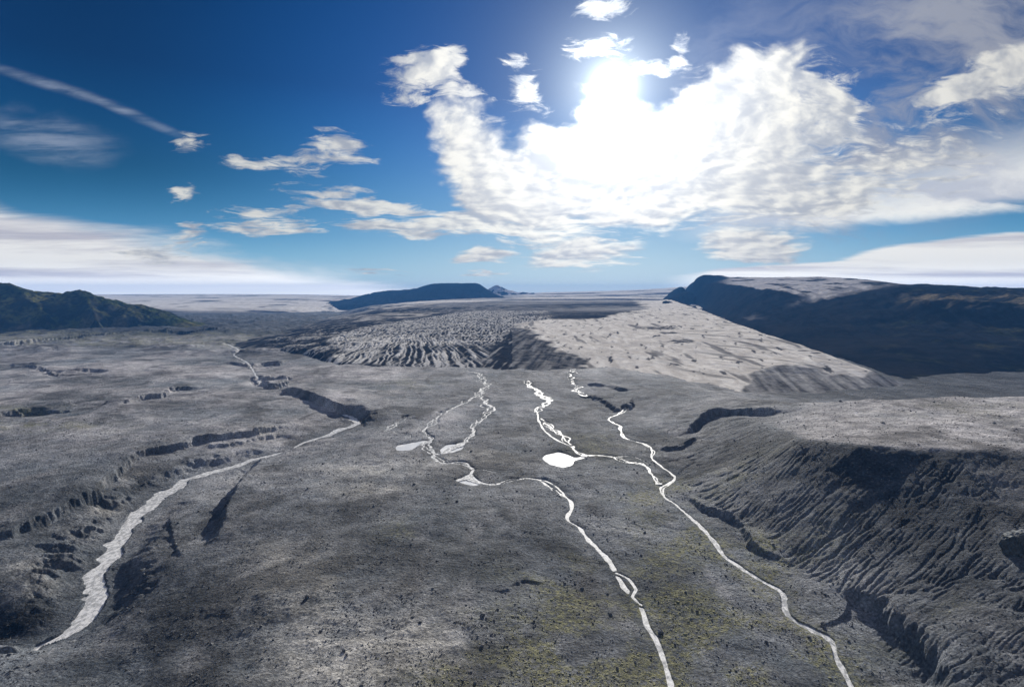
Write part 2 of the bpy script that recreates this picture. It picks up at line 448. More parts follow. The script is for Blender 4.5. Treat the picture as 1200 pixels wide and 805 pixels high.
# ------------------------------------------------------------------ water courses cut into the ground
WET = np.zeros((NR, NC), dtype=f4)
BRAIDED = {'stream_a': 3, 'stream_a_east': 3, 'stream_b': 3, 'stream_west': 2, 'stream_west_low': 2, 'stream_c_top': 2, 'stream_a_spur': 2, 'stream_c': 2}
water_jobs = []
seedk = 0
for name, (depth, pts) in STREAMS.items():
    seedk += 1
    wp = []
    for (px, py, hw) in pts:
        x, y, z = NEAR.hit(px, py)
        wp.append((x, y, z, max(0.35, (0.45 if name == 'river_top' else 1.12 if name == 'river' else 0.66 if name.startswith(('stream_b', 'stream_c')) else 0.78) * hw * y / FPX)))
    path = resample(wp, 2.2)
    s = np.arange(len(path)) * 0.11
    tx = np.gradient(path[:, 0])
    ty = np.gradient(path[:, 1])
    ln = np.hypot(tx, ty) + 1e-6
    # water runs down: the level never rises along the course
    lev = np.minimum.accumulate(path[:, 2])
    lev = np.convolve(np.pad(lev, 4, mode='edge'), np.ones(9) / 9, mode='valid')
    path[:, 2] = lev
    nth = BRAIDED.get(name, 1)
    spread = 5.2 * path[:, 1] / FPX * sstep(230, 330, path[:, 1]) if nth > 1 else 0 * path[:, 1]
    if name == 'stream_c':
        spread = spread * 0.45
    qmin = np.full((NR, NC), 99.0, dtype=f4)
    zlev = np.zeros((NR, NC), dtype=f4)
    for th_ in range(nth):
        pp = path.copy()
        j = 1.1 * path[:, 3] * fbm(s, s * 0 + seedk * 3.3, 3, 90 + seedk) * (1 if nth == 1 else 0.6)
        if nth > 1:
            j = j + spread * 2.3 * fbm(s * 0.75, s * 0 + seedk * 1.7 + th_ * 9.1, 3, 170 + seedk + th_)
        pp[:, 0] += -ty / ln * j
        pp[:, 1] += tx / ln * j
        pp[:, 3] *= np.clip(1 + 0.75 * fbm(s * 1.7, s * 0 + seedk + th_ * 5, 2, 120 + seedk), 0.5, 1.8)
        if nth > 1:
            pp[:, 3] *= np.where(spread > 0.3, (0.62, 0.42, 0.34)[th_], 1.0)
        D, S, T, (VZ, VW) = nearest(pp, 7 * pp[:, 3].max() + 5, [2, 3])
        okk = D < 1e8
        q = np.where(okk, D / np.maximum(VW, 0.3), 99)
        nearer = q < qmin
        qmin = np.where(nearer, q, qmin)
        zlev = np.where(nearer, VZ, zlev)
    ok = qmin < 90
    q = qmin * (1 + 0.30 * wob + 0.25 * n_fine)
    dp = depth * np.clip(170 / Y, 0.35, 1.0)
    m = np.where(ok, 1 - sstep(0.9, 5.0, q), 0)
    bars = 0.75 * dp * fbm(X / (2.2 + 0.006 * Y), Y / (4.5 + 0.02 * Y), 3, 140 + seedk)
    bed = zlev + 0.10 * sstep(1.0, 3.0, q) - dp * (1.0 - sstep(0.55, 1.05, q)) + bars * (1 - sstep(1.0, 1.4, q))
    Z = np.where(ok, Z * (1 - m) + bed * m, Z)
    WET = np.maximum(WET, np.where(ok, 1 - sstep(1.0, 4.5, q), 0))
    water_jobs.append((name, q, np.where(ok, zlev - 0.42 * dp, 0), 1.45))


def inside(px, py, poly):
    c = np.zeros(px.shape, dtype=bool)
    n = len(poly)
    for i in range(n):
        x1, y1 = poly[i]
        x2, y2 = poly[(i + 1) % n]
        if y1 == y2:
            continue
        c ^= ((y1 > py) != (y2 > py)) & (px < (x2 - x1) * (py - y1) / (y2 - y1) + x1)
    return c


def soften(m, n):
    m = m.astype(f4)
    for _ in range(n):
        p = np.pad(m, 1, mode='edge')
        p = 0.25 * p[:-2] + 0.5 * p[1:-1] + 0.25 * p[2:]
        m = 0.25 * p[:, :-2] + 0.5 * p[:, 1:-1] + 0.25 * p[:, 2:]
    return m


PONDS = [
    [(462, 524), (466, 520), (480, 518.5), (495, 515.5), (504, 516), (503, 519), (490, 521.5), (485, 525.5), (466, 527.5)],
    [(514, 527), (522, 521), (534, 519), (545, 520.5), (541, 527), (530, 530), (519, 531)],
    [(533, 563), (544, 557), (552, 556), (560, 561), (566, 565), (556, 568), (543, 566)],
    [(634, 536), (640, 531.5), (655, 529), (667, 532.5), (675, 536.5), (685, 534), (690, 536), (676, 538.5), (669, 545), (659, 547.5), (645, 544)],
]
for k, poly in enumerate(PONDS):
    w = [NEAR.hit(*p) for p in poly]
    lev = min(p[2] for p in w) - 0.35
    xy = [(p[0], p[1]) for p in w]
    xs, ys = [p[0] for p in xy], [p[1] for p in xy]
    sl = box(min(xs) - 40, max(xs) + 40, min(ys) - 40, max(ys) + 40)
    m = np.zeros((NR, NC), dtype=f4)
    m[sl] = inside(X[sl] + 1.5 * wob[sl], Y[sl] + 3 * wob2[sl], xy)
    m = soften(m, 3)
    m2 = soften(m, 14)
    Z = Z * (1 - np.clip(m2 * 1.6, 0, 1)) + (lev + 0.35 - 1.0 * m) * np.clip(m2 * 1.6, 0, 1)
    WET = np.maximum(WET, np.clip(m2 * 2, 0, 1))
    water_jobs.append(('pond', np.where(m > 0.02, 0.5, 9), np.full_like(Z, lev), 1.0))


def ground_z(x, y):
    tu = np.interp(np.asarray(x) / y, GU, np.arange(NC))
    tw = np.interp(np.log(y), GW, np.arange(NR))
    i, j = np.clip(tu.astype(int), 0, NC - 2), np.clip(tw.astype(int), 0, NR - 2)
    a, b = tu - i, tw - j
    return (Z[j, i] * (1 - a) + Z[j, i + 1] * a) * (1 - b) + (Z[j + 1, i] * (1 - a) + Z[j + 1, i + 1] * a) * b


# ------------------------------------------------------------------ mesh helpers
def tag(o, label, cat, kind=None, group=None):
    o['label'] = label
    o['category'] = cat
    if kind:
        o['kind'] = kind
    if group:
        o['group'] = group
    return o


def sheet(name, x, y, z, keep, mat, attrs=None):
    """one mesh from a lattice of points; keep marks the cells that are built"""
    nr, nc = x.shape
    j, i = np.nonzero(keep)
    base = j * nc + i
    quads = np.stack([base, base + 1, base + nc + 1, base + nc], 1)
    used = np.zeros(nr * nc, dtype=bool)
    used[quads.ravel()] = True
    remap = np.cumsum(used) - 1
    quads = remap[quads].astype(np.int32)
    co = np.stack([x.ravel()[used], y.ravel()[used], z.ravel()[used]], 1).astype(f4)
    me = bpy.data.meshes.new(name)
    me.vertices.add(len(co))
    me.vertices.foreach_set('co', co.ravel())
    me.loops.add(quads.size)
    me.loops.foreach_set('vertex_index', quads.ravel())
    me.polygons.add(len(quads))
    me.polygons.foreach_set('loop_start', np.arange(0, quads.size, 4, dtype=np.int32))
    me.polygons.foreach_set('use_smooth', np.ones(len(quads), dtype=bool))
    me.update(calc_edges=True)
    for an, av in (attrs or {}).items():
        at = me.attributes.new(an, 'FLOAT', 'POINT')
        at.data.foreach_set('value', np.ascontiguousarray(av.ravel()[used], dtype=f4))
    me.materials.append(mat)
    o = bpy.data.objects.new(name, me)
    COL.objects.link(o)
    return o


# ------------------------------------------------------------------ node helpers
class G:
    """tiny writer for shader node trees"""
    def __init__(s, tree):
        s.t = tree
        s.n = tree.nodes
        s.l = tree.links

    def put(s, sock, v):
        if hasattr(v, 'is_output'):
            s.l.new(v, sock)
        else:
            if isinstance(v, (tuple, list)) and len(v) == 3 and len(sock.default_value) == 4:
                v = (*v, 1)
            sock.default_value = v

    def math(s, op, a, b=0.0, c=None, clamp=False):
        n = s.n.new('ShaderNodeMath')
        n.operation = op
        n.use_clamp = clamp
        s.put(n.inputs[0], a)
        s.put(n.inputs[1], b)
        if c is not None:
            s.put(n.inputs[2], c)
        return n.outputs[0]

    def vmath(s, op, a, b=(0, 0, 0), scale=None):
        n = s.n.new('ShaderNodeVectorMath')
        n.operation = op
        s.put(n.inputs[0], a)
        if op not in ('LENGTH', 'NORMALIZE', 'SCALE'):
            s.put(n.inputs[1], b)
        if scale is not None:
            s.put(n.inputs['Scale'], scale)
        return n.outputs['Value'] if op in ('LENGTH', 'DOT_PRODUCT', 'DISTANCE') else n.outputs['Vector']

    def attr(s, name):
        n = s.n.new('ShaderNodeAttribute')
        n.attribute_name = name
        return n.outputs['Fac']

    def pos(s):
        return s.n.new('ShaderNodeNewGeometry').outputs['Position']

    def noise(s, vec, scale, detail=4, rough=0.5, dist=0.0, out='Fac', dims='3D', lac=2.0):
        n = s.n.new('ShaderNodeTexNoise')
        n.noise_dimensions = dims
        s.put(n.inputs['Vector'], vec)
        s.put(n.inputs['Scale'], scale)
        n.inputs['Detail'].default_value = detail
        n.inputs['Roughness'].default_value = rough
        n.inputs['Distortion'].default_value = dist
        n.inputs['Lacunarity'].default_value = lac
        return n.outputs[out]

    def voro(s, vec, scale, feature='F1', out='Distance'):
        n = s.n.new('ShaderNodeTexVoronoi')
        n.feature = feature
        s.put(n.inputs['Vector'], vec)
        n.inputs['Scale'].default_value = scale
        return n.outputs[out]

    def ss(s, v, a, b, lo=0.0, hi=1.0, kind='SMOOTHSTEP'):
        n = s.n.new('ShaderNodeMapRange')
        n.interpolation_type = kind
        s.put(n.inputs['Value'], v)
        s.put(n.inputs['From Min'], a)
        s.put(n.inputs['From Max'], b)
        s.put(n.inputs['To Min'], lo)
        s.put(n.inputs['To Max'], hi)
        return n.outputs['Result']

    def mix(s, fac, a, b, mode='MIX'):
        n = s.n.new('ShaderNodeMix')
        n.data_type = 'RGBA'
        n.blend_type = mode
        s.put(n.inputs[0], fac)
        s.put(n.inputs[6], a)
        s.put(n.inputs[7], b)
        return n.outputs[2]

    def combine(s, x, y, z):
        n = s.n.new('ShaderNodeCombineXYZ')
        for k, v in enumerate((x, y, z)):
            s.put(n.inputs[k], v)
        return n.outputs[0]

    def sep(s, v):
        n = s.n.new('ShaderNodeSeparateXYZ')
        s.put(n.inputs[0], v)
        return n.outputs

    def bump(s, h, strength, dist, normal=None):
        n = s.n.new('ShaderNodeBump')
        n.inputs['Strength'].default_value = strength
        n.inputs['Distance'].default_value = dist
        s.put(n.inputs['Height'], h)
        if normal is not None:
            s.put(n.inputs['Normal'], normal)
        return n.outputs[0]


def material(name):
    m = bpy.data.materials.new(name)
    m.use_nodes = True
    t = m.node_tree
    bsdf = t.nodes['Principled BSDF']
    return m, G(t), bsdf


def finish(g, bsdf, color, rough=0.95, normal=None, spec=0.2):
    g.put(bsdf.inputs['Base Color'], color)
    g.put(bsdf.inputs['Roughness'], rough)
    bsdf.inputs['Specular IOR Level'].default_value = spec
    if normal is not None:
        g.put(bsdf.inputs['Normal'], normal)


# ground: volcanic sand and gravel
m_ground, g, b = material('volcanic_gravel')
p = g.pos()
big = g.noise(p, 0.011, 5, 0.55, 0.4)
mid = g.noise(p, 0.07, 6, 0.62)
streak = g.noise(g.vmath('MULTIPLY', p, (0.05, 0.016, 0.05)), 1.0, 5, 0.6, 0.8)
fine = g.noise(p, 0.9, 6, 0.7)
grit = g.noise(p, 5.0, 3, 0.7)
huge = g.noise(p, 0.0045, 4, 0.6, 0.8)
c = g.mix(g.ss(big, 0.36, 0.64), (0.088, 0.097, 0.106), (0.20, 0.196, 0.195))
c = g.mix(g.math('MULTIPLY', g.ss(mid, 0.42, 0.66), 0.8), c, (0.158, 0.160, 0.164))
c = g.mix(g.math('MULTIPLY', g.ss(mid, 0.46, 0.30), 0.7), c, (0.062, 0.070, 0.078))
c = g.mix(g.math('MULTIPLY', g.ss(streak, 0.5, 0.70), 0.45), c, (0.27, 0.25, 0.24))
c = g.mix(g.math('MULTIPLY', g.ss(streak, 0.46, 0.32), 0.4), c, (0.080, 0.084, 0.088))
c = g.mix(g.math('MULTIPLY', g.attr('warm'), 0.75), c, g.mix(g.ss(mid, 0.35, 0.65), (0.26, 0.236, 0.23), (0.46, 0.42, 0.40)))
c = g.mix(g.math('MULTIPLY', g.attr('sand'), 0.9), c, (0.36, 0.335, 0.30))
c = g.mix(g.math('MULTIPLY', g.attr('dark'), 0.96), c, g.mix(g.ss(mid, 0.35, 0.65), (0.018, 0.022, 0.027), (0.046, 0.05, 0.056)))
c = g.mix(g.math('MULTIPLY', g.attr('wet'), 0.5), c, (0.085, 0.092, 0.098))
c = g.mix(1.0, c, (1.33, 1.37, 1.41), 'MULTIPLY')
c = g.mix(1.0, c, g.ss(g.attr('tone'), 0.1, 0.9, 0.42, 1.62, 'LINEAR'), 'MULTIPLY')
c = g.mix(1.0, c, g.ss(fine, 0.3, 0.7, 0.55, 1.45, 'LINEAR'), 'MULTIPLY')
c = g.mix(1.0, c, g.ss(grit, 0.3, 0.7, 0.6, 1.4, 'LINEAR'), 'MULTIPLY')
peb = g.voro(p, 1.1)
peb2 = g.voro(g.vmath('ADD', p, (7, 3, 1)), 0.42)
c = g.mix(1.0, c, g.ss(peb, 0.0, 0.75, 1.32, 0.74, 'LINEAR'), 'MULTIPLY')
c = g.mix(g.ss(peb2, 0.30, 0.20, 0.0, 0.55), c, g.mix(g.ss(fine, 0.4, 0.6), (0.05, 0.053, 0.056), (0.20, 0.2, 0.195)))
mossn = g.noise(p, 0.55, 6, 0.72)
mossf = g.math('MULTIPLY', g.attr('moss'), g.ss(mossn, 0.40, 0.64))
mcol = g.mix(g.ss(fine, 0.35, 0.65), (0.175, 0.172, 0.085), (0.35, 0.335, 0.175))
c = g.mix(mossf, c, mcol)
hgt = g.math('ADD', g.math('SUBTRACT', g.math('MULTIPLY', fine, 0.9), g.math('ADD', g.math('MULTIPLY', peb, 0.22), g.math('MULTIPLY', peb2, 0.30))), g.math('ADD', g.math('MULTIPLY', grit, 0.18), g.math('MULTIPLY', mid, 1.6)))
finish(g, b, c, 0.93, g.bump(hgt, 1.0, 1.3), 0.08)

# ice: crevassed, debris laden, snow covered
m_ice, g, b = material('glacier_ice')
p = g.pos()
n1 = g.noise(g.vmath('MULTIPLY', p, (0.06, 0.02, 0.06)), 1.0, 6, 0.65, 0.5)
n2 = g.noise(p, 0.25, 5, 0.65)
snow = g.mix(g.ss(n1, 0.35, 0.7), (0.66, 0.605, 0.535), (0.95, 0.895, 0.81))
snow = g.mix(g.ss(n2, 0.6, 0.72), snow, (0.27, 0.25, 0.23))
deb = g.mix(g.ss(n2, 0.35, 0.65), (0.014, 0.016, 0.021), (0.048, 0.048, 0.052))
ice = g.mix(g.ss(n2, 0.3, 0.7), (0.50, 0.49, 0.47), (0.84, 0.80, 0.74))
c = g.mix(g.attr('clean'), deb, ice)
c = g.mix(g.attr('snow'), c, snow)
c = g.mix(g.attr('dirt'), c, g.mix(g.ss(n1, 0.4, 0.6), (0.05, 0.052, 0.058), (0.14, 0.135, 0.13)))
finish(g, b, c, 0.95, g.bump(n2, 0.6, 1.5), 0.0)

# dark rock slopes, mossy tops; the mountain wall's shade is put into the near-black
m_rock, g, b = material('basalt_slope')
p = g.pos()
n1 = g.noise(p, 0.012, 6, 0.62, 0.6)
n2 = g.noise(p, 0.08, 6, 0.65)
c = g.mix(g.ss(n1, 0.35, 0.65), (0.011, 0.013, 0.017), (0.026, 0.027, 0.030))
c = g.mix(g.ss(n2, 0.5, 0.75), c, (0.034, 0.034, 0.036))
mm = g.math('MULTIPLY', g.attr('moss'), g.ss(n2, 0.36, 0.58))
c = g.mix(mm, c, g.mix(g.ss(n1, 0.4, 0.6), (0.07, 0.085, 0.025), (0.16, 0.15, 0.055)))
c = g.mix(g.attr('brown'), c, g.mix(g.ss(n2, 0.4, 0.65), (0.13, 0.115, 0.075), (0.33, 0.26, 0.17)))
c = g.mix(g.attr('snow'), c, g.mix(g.ss(n2, 0.35, 0.65), (0.42, 0.40, 0.39), (0.66, 0.62, 0.60)))
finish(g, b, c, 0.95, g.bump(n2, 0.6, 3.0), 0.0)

# glacier melt water: silty, rippled; bright sky reflection partly put into its pale colours
def water_material(name, col, foam_sheen, scale, rough, fo):
    m, g, b = material(name)
    p = g.pos()
    n = g.noise(g.vmath('MULTIPLY', p, (1.0, 0.45, 1)), scale, 4, 0.6, 0.6)
    f = g.noise(g.vmath('MULTIPLY', p, (0.9, 0.5, 1)), scale * 0.9, 5, 0.7)
    c = g.mix(g.ss(f, fo, fo + 0.14), col, foam_sheen)
    finish(g, b, c, g.ss(f, fo, fo + .14, rough, 0.62), g.bump(n, 0.7, 0.35), 0.08)
    b.inputs['IOR'].default_value = 1.33
    return m


m_stream = water_material('melt_water', (0.36, 0.37, 0.375), (0.88, 0.875, 0.85), 0.7, 0.52, 0.43)
m_river = water_material('silty_river', (0.48, 0.48, 0.47), (0.86, 0.85, 0.825), 0.9, 0.36, 0.43)
m_pond = water_material('still_pond', (0.70, 0.72, 0.735), (0.88, 0.88, 0.87), 0.12, 0.50, 0.46)

# ------------------------------------------------------------------ ground masks and mesh
def blob(px, py, rx, ry, surf=NEAR):
    cx, cy, _ = surf.hit(px, py)
    return np.exp(-(((X - cx) / rx) ** 2 + ((Y - cy) / ry) ** 2))


mn = 0.5 + 0.9 * fbm(X / 22, Y / 22, 4, 200)
moss = np.zeros_like(Z)
for (px, py, rx, ry, k) in [(640, 770, 22, 22, .9), (700, 790, 20, 18, 1), (680, 690, 22, 26, .8), (760, 760, 14, 20, .7), (790, 700, 14, 24, .7), (800, 640, 16, 26, .9),
                            (745, 585, 12, 20, 1.1), (830, 640, 8, 20, 1.1), (880, 690, 9, 16, 1.2), (930, 755, 12, 16, 1.3), (960, 790, 12, 14, 1.2), (870, 760, 20, 20, .9), (780, 800, 12, 12, .8),
                            (700, 520, 26, 40, .5), (790, 575, 10, 18, 1), (880, 655, 12, 14, 1.1), (490, 618, 14, 16, .45), (30, 500, 60, 16, .9), (20, 480, 40, 18, .6),
                            (480, 450, 30, 60, .5), (910, 640, 20, 16, .7), (1180, 480, 60, 30, .5), (1075, 735, 10, 6, .8), (860, 560, 22, 22, .5), (640, 800, 30, 14, .7)]:
    moss += k * blob(px, py, rx, ry)
moss = np.clip(moss * sstep(0.15, 0.85, mn) * 1.35, 0, 1)
# pale green strip below the far hills on the left
strip = sstep(1050, 1150, Y) * (1 - sstep(1350, 1500, Y)) * sstep(-0.30, -0.5, X / Y) * sstep(0.1, 0.7, mn)
moss = np.clip(np.maximum(moss, 0.95 * strip), 0, 1)
warm = np.clip(sstep(250, 520, Y) * (1 - sstep(1150, 1700, Y)) * (0.35 + 0.9 * n_big + 0.5 * n_mid) * (sstep(0.0, -0.25, X / Y) + 0.35), 0, 1)
plateau = sstep(13, 22, ZB) * sstep(0.30, 0.12, slope_g)
warm = np.maximum(warm, plateau * np.clip(0.95 + 0.6 * n_mid, 0, 1))
sand = np.zeros_like(Z)
for (px, py, rx, ry) in [(35, 655, 7, 10), (40, 690, 7, 10), (125, 590, 4, 14), (90, 620, 6, 8), (160, 555, 5, 16), (430, 550, 26, 22), (435, 575, 18, 14), (310, 506, 10, 10), (400, 770, 24, 18), (390, 690, 26, 24),
                         (560, 540, 26, 30), (480, 770, 18, 14), (350, 650, 20, 22)]:
    sand += 1.0 * blob(px, py, rx, ry)
sand = np.clip(sand * np.clip(0.55 + 1.1 * n_mid + 0.8 * n_fine, 0, 1), 0, 1)
dark = np.zeros_like(Z)
for (px, py, rx, ry, k) in [(510, 640, 44, 44, .62), (640, 640, 34, 50, .6), (420, 610, 30, 30, .4), (250, 600, 20, 26, .75), (210, 690, 26, 26, .62), (160, 690, 18, 18, .55), (120, 770, 20, 12, .5), (250, 780, 22, 14, .35), (820, 700, 22, 40, .35), (960, 640, 20, 30, .4), (620, 470, 50, 80, .35), (700, 470, 40, 60, .55), (780, 620, 16, 40, .35),
                            (70, 720, 10, 10, .6), (20, 740, 14, 10, .9), (0, 730, 10, 8, .8)]:
    dark += k * blob(px, py, rx, ry)
dark = dark * np.clip(0.75 + 0.8 * n_mid + 0.5 * n_fine, 0, 1.2)
dark = np.maximum(dark, steep * np.clip(0.80 + 0.34 * n_mid - 0.40 * rill + 0.9 * blob(1080, 585, 60, 45) + 0.35 * blob(980, 560, 40, 40), 0, 1) * sstep(100, 160, X) * (Y < 600))  # moraine face and rill cuts darkened: their shade put into the colour
u_ = X / Y
dark = np.maximum(dark, sstep(1450, 1750, Y) * np.clip(0.85 + 0.5 * n_mid, 0, 1))
dark = np.maximum(dark, sstep(560, 620, Y) * sstep(0.40, 0.5, u_) * 0.9)  # valley floor below the mountain wall: the wall's shadow painted into the ground
dark = np.maximum(dark, low * 1.0)
dark = np.maximum(dark, belt * sstep(-.15, .5, n_mid + 0.6 * n_big) * 0.75)
dark = np.clip(dark, 0, 1)
wx = X + 18 * n_big + 5 * n_mid
wy = Y + 25 * n_big
tone = 0.75 * fbm(wx / 95, wy / 150, 3, 701) + 0.55 * fbm(wx / 30, wy / 45, 4, 711) + 0.55 * fbm(wx / 7, wy / 9, 4, 721, 0.6) * (1 - 0.6 * sstep(400, 900, Y))
chan = 1 - sstep(0.03, 0.16, np.abs(fbm(wx / 70 + 3, wy / 150, 3, 731)))
tone = tone - 0.55 * chan * sstep(-.2, .3, fbm(X / 60, Y / 60, 2, 741))
tone = np.clip(0.5 + 0.62 * tone, 0, 1)
keep = np.ones((NR - 1, NC - 1), dtype=bool)
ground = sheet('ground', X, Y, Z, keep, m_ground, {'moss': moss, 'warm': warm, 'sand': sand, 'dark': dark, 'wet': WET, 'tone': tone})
tag(ground, 'grey volcanic gravel plain with eroded banks, a moraine slope and mossy patches', 'ground', 'structure')

labels_w = {
    'stream_a': 'silvery braided melt stream winding through the middle of the plain', 'stream_a_east': 'eastern arm of the braided middle stream below the crevassed ice',
    'stream_a_loop': 'short loop beside the middle stream around a gravel island', 'stream_a_spur': 'stubby side pool where the middle stream bends east',
    'stream_a_split': 'thin thread of water leaving the middle stream above its bend', 'stream_west': 'faint upper trickle west of the long narrow pond',
    'stream_west_low': 'faint lower trickle just west of the long narrow pond', 'stream_b': 'wide shallow stream running past the round pond to the eastern stream',
    'stream_b_side': 'thin side channel along the wide stream above the round pond', 'stream_b_thread': 'narrow thread of water between the round pond stream and the eastern stream',
    'stream_c_top': 'short bright stream flowing out under the edge of the snowy tongue', 'stream_c': 'eastern stream winding along the foot of the dark moraine slope',
    'river': 'broad silty river in a cut channel, the widest water here', 'river_top': 'small upper reach of the river beside the dark ice margin'}
pond_labels = ['long narrow pale pond at the bend of the braided stream', 'shallow pale water flat where two arms of the braided stream join', 'shallow pale water flat where the middle stream bends towards the east', 'round pale pond joined to the wide shallow stream']
pk = 0
for (name, q, zl, lim) in water_jobs:
    k = (q < lim)
    k = k & ((zl - Z) > -0.35)
    cell = k[:-1, :-1] | k[1:, :-1] | k[:-1, 1:] | k[1:, 1:]
    nm = 'pond' if name == 'pond' else 'river' if name.startswith('river') else 'stream'
    o = sheet(nm, X, Y, zl, cell, m_pond if nm == 'pond' else m_river if nm == 'river' else m_stream)
    if nm == 'pond':
        tag(o, pond_labels[pk], 'pond', 'structure')
        pk += 1
    else:
        tag(o, labels_w[name], nm, 'structure')

# ------------------------------------------------------------------ glacier
def on_ground(px, py, dz):
    x, y, z = NEAR.hit(px, py)
    return (x, y, z + dz)


left_margin = [on_ground(262, 402, -1), on_ground(275, 397, -1), on_ground(300, 390, -1), P(340, 381, -1), P(390, 371, 0), P(420, 365, 2), Q(432, 360, 3000)]
front = [(262, 402), (272, 407), (300, 412), (330, 416), (360, 418), (375, 422), (400, 429), (420, 431.5), (500, 431.5), (560, 432), (600, 435), (640, 437), (660, 434), (690, 432), (720, 432), (745, 436), (780, 441), (805, 446), (830, 452), (860, 458), (900, 464), (1000, 462), (1066, 452)]
edge = [P(1066, 451, -9), P(1030, 437.5, 3), P(985, 420, 12), P(940, 404, 20), P(900, 391.5, 28), P(860, 377.5, 35), P(840, 369, 40), P(820, 361.5, 46), P(800, 355, 55), P(785, 349, 70)]
gl_lines = [
    [on_ground(x, y, -0.8) for x, y in front],
    [back(on_ground(x, y, 0), -60, -16) for x, y in front],
    left_margin, [(x - 35, y, -14) for x, y, z in left_margin], [(x - 500, y, -40) for x, y, z in left_margin], [Q(432, 360, 3000), Q(440, 356, 5200)], [(-1300, 4000, -60), (-1500, 8800, -60)],
    edge,
    [back(p, 60, p[2] - 28) for p in edge],
    [back(p, 400, p[2] - 60) for p in edge[:-2]],
    [P(310, 403.5, 4), P(340, 406, 8), P(370, 411, 6), (P(395, 421, 3))],
    [P(400, 424, 2.5), P(440, 425, 2.5), P(500, 425, 2.5), P(540, 426, 2.5)],
    [P(350, 394, 14), P(400, 402, 13), P(480, 405, 13), P(560, 407, 12), P(620, 408, 10), P(660, 410, 10), P(740, 413, 9), (P(800, 418, 8)), P(850, 425, 7), P(880, 440, 2)],
    [P(350, 385.5, 12), P(400, 384, 22), P(480, 383, 26), P(560, 384, 26), P(640, 386, 23), P(740, 388, 23), P(820, 395, 22), P(870, 404, 18)],
    [P(400, 375, 20), P(430, 370, 34), P(520, 366, 40), P(600, 366, 40), P(700, 366, 42), P(780, 367, 42)],
    [P(445, 361, 42), P(520, 355, 52), P(600, 354, 53), P(700, 354, 54), P(780, 354, 56)],
    [Q(450, 357, 3300), Q(520, 351, 4000), Q(580, 349, 4300)],
    [Q(590, 345, 6000), Q(640, 342.5, 7200), Q(690, 341.5, 7600), Q(740, 340, 7600), Q(790, 337, 7200), Q(830, 334, 6500)],
    [Q(470, 351, 5200), Q(520, 348, 5500)],
    [Q(590, 355, 8800), Q(700, 355, 8800), Q(830, 350, 8800)],
    [Q(700, 347, 5200), Q(760, 346, 5200), Q(800, 345, 5000)],
    [P(940, 440, 2), P(1000, 445, -1)], [P(900, 430, 9), P(960, 425, 10)],
]
ICE = Field(-0.62, 0.95, 0.002, 560, 9600, 0.004).solve(gl_lines, blur=3)
IU = np.arange(-0.56, 0.80, 0.00125)
IW = [math.log(600)]
while math.exp(IW[-1]) < 9000:
    yy = math.exp(IW[-1])
    IW.append(IW[-1] + (0.0022 if yy < 1500 else 0.004 if yy < 3000 else 0.012))
IW = np.array(IW)
IY1 = np.exp(IW)
IX = IU[None, :] * IY1[:, None]
IY = np.repeat(IY1[:, None], len(IU), 1)
IZ = ICE.grid(IU, IW)
w1 = fbm(IX / 60, IY / 60, 3, 301)
w2 = fbm(IX / 14, IY / 14, 3, 311)
w3 = fbm(IX / 5, IY / 5, 2, 313)
# crevasses fan out from the middle of the lobe
cx, cy, _ = ICE.hit(487, 372)
th = np.arctan2(IX - cx, cy - IY)
rr = np.hypot(IX - cx, IY - cy)
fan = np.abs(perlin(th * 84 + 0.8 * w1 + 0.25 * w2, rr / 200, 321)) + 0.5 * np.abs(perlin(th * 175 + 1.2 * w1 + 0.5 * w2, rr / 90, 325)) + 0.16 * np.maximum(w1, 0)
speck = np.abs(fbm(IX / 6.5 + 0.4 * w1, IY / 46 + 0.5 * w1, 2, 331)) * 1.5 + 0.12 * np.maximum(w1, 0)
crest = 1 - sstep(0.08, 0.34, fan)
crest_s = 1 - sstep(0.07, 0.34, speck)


def ice_mask(poly, wob_u, wob_w, soft):
    pts = []
    for (px, py) in poly:
        x, y, _ = ICE.hit(px, py)
        pts.append((x / y, math.log(y)))
    m = inside(IX / IY + wob_u * (w1 + 0.5 * w2), np.log(IY) + wob_w * (w1 + 0.5 * w2), pts)
    return soften(m, soft)


M_crev = ice_mask([(378, 436), (395, 412), (430, 398), (480, 392), (540, 396), (575, 408), (560, 436)], .014, .03, 22)
M_speck = ice_mask([(380, 400), (420, 384), (500, 372), (560, 364), (640, 364), (650, 372), (600, 385), (580, 405), (480, 400), (400, 412)], .014, .04, 22)
M_left = ice_mask([(300, 414), (310, 400), (380, 385), (420, 392), (400, 428), (370, 420)], .006, .02, 8)
M_snow = ice_mask([(640, 400), (620, 389), (600, 380), (640, 374), (700, 374), (760, 362), (740, 352), (800, 351), (824, 360), (1070, 452), (1010, 443), (960, 434), (915, 428), (880, 437), (874, 462), (700, 442), (672, 420), (655, 410)], .020, .035, 5)
M_snow2 = ice_mask([(820, 362), (902, 392), (987, 420), (1072, 453), (1005, 441), (930, 420), (870, 410)], .004, .008, 4)
M_snow = np.maximum(M_snow, M_snow2)
M_far = ice_mask([(585, 343), (690, 340), (830, 333), (820, 352), (740, 353), (640, 349), (580, 348)], .02, .05, 4) * 0
M_pale = ice_mask([(430, 362), (480, 354), (560, 350.5), (600, 350), (590, 352), (500, 357), (450, 363)], .02, .03, 3)
M_pale2 = ice_mask([(400, 372), (470, 366), (520, 366), (500, 371), (420, 378)], .02, .03, 3)
snow = np.clip(M_snow, 0, 1)
far = sstep(2600, 4200, IY)
band = fbm(IX / 900, IY / 500, 4, 351)
snow = np.maximum(snow, far * sstep(-0.05, 0.12, band + 0.14 + 0.5 * sstep(6300, 7000, IY)) * sstep(-0.03, 0.03, IX / IY))
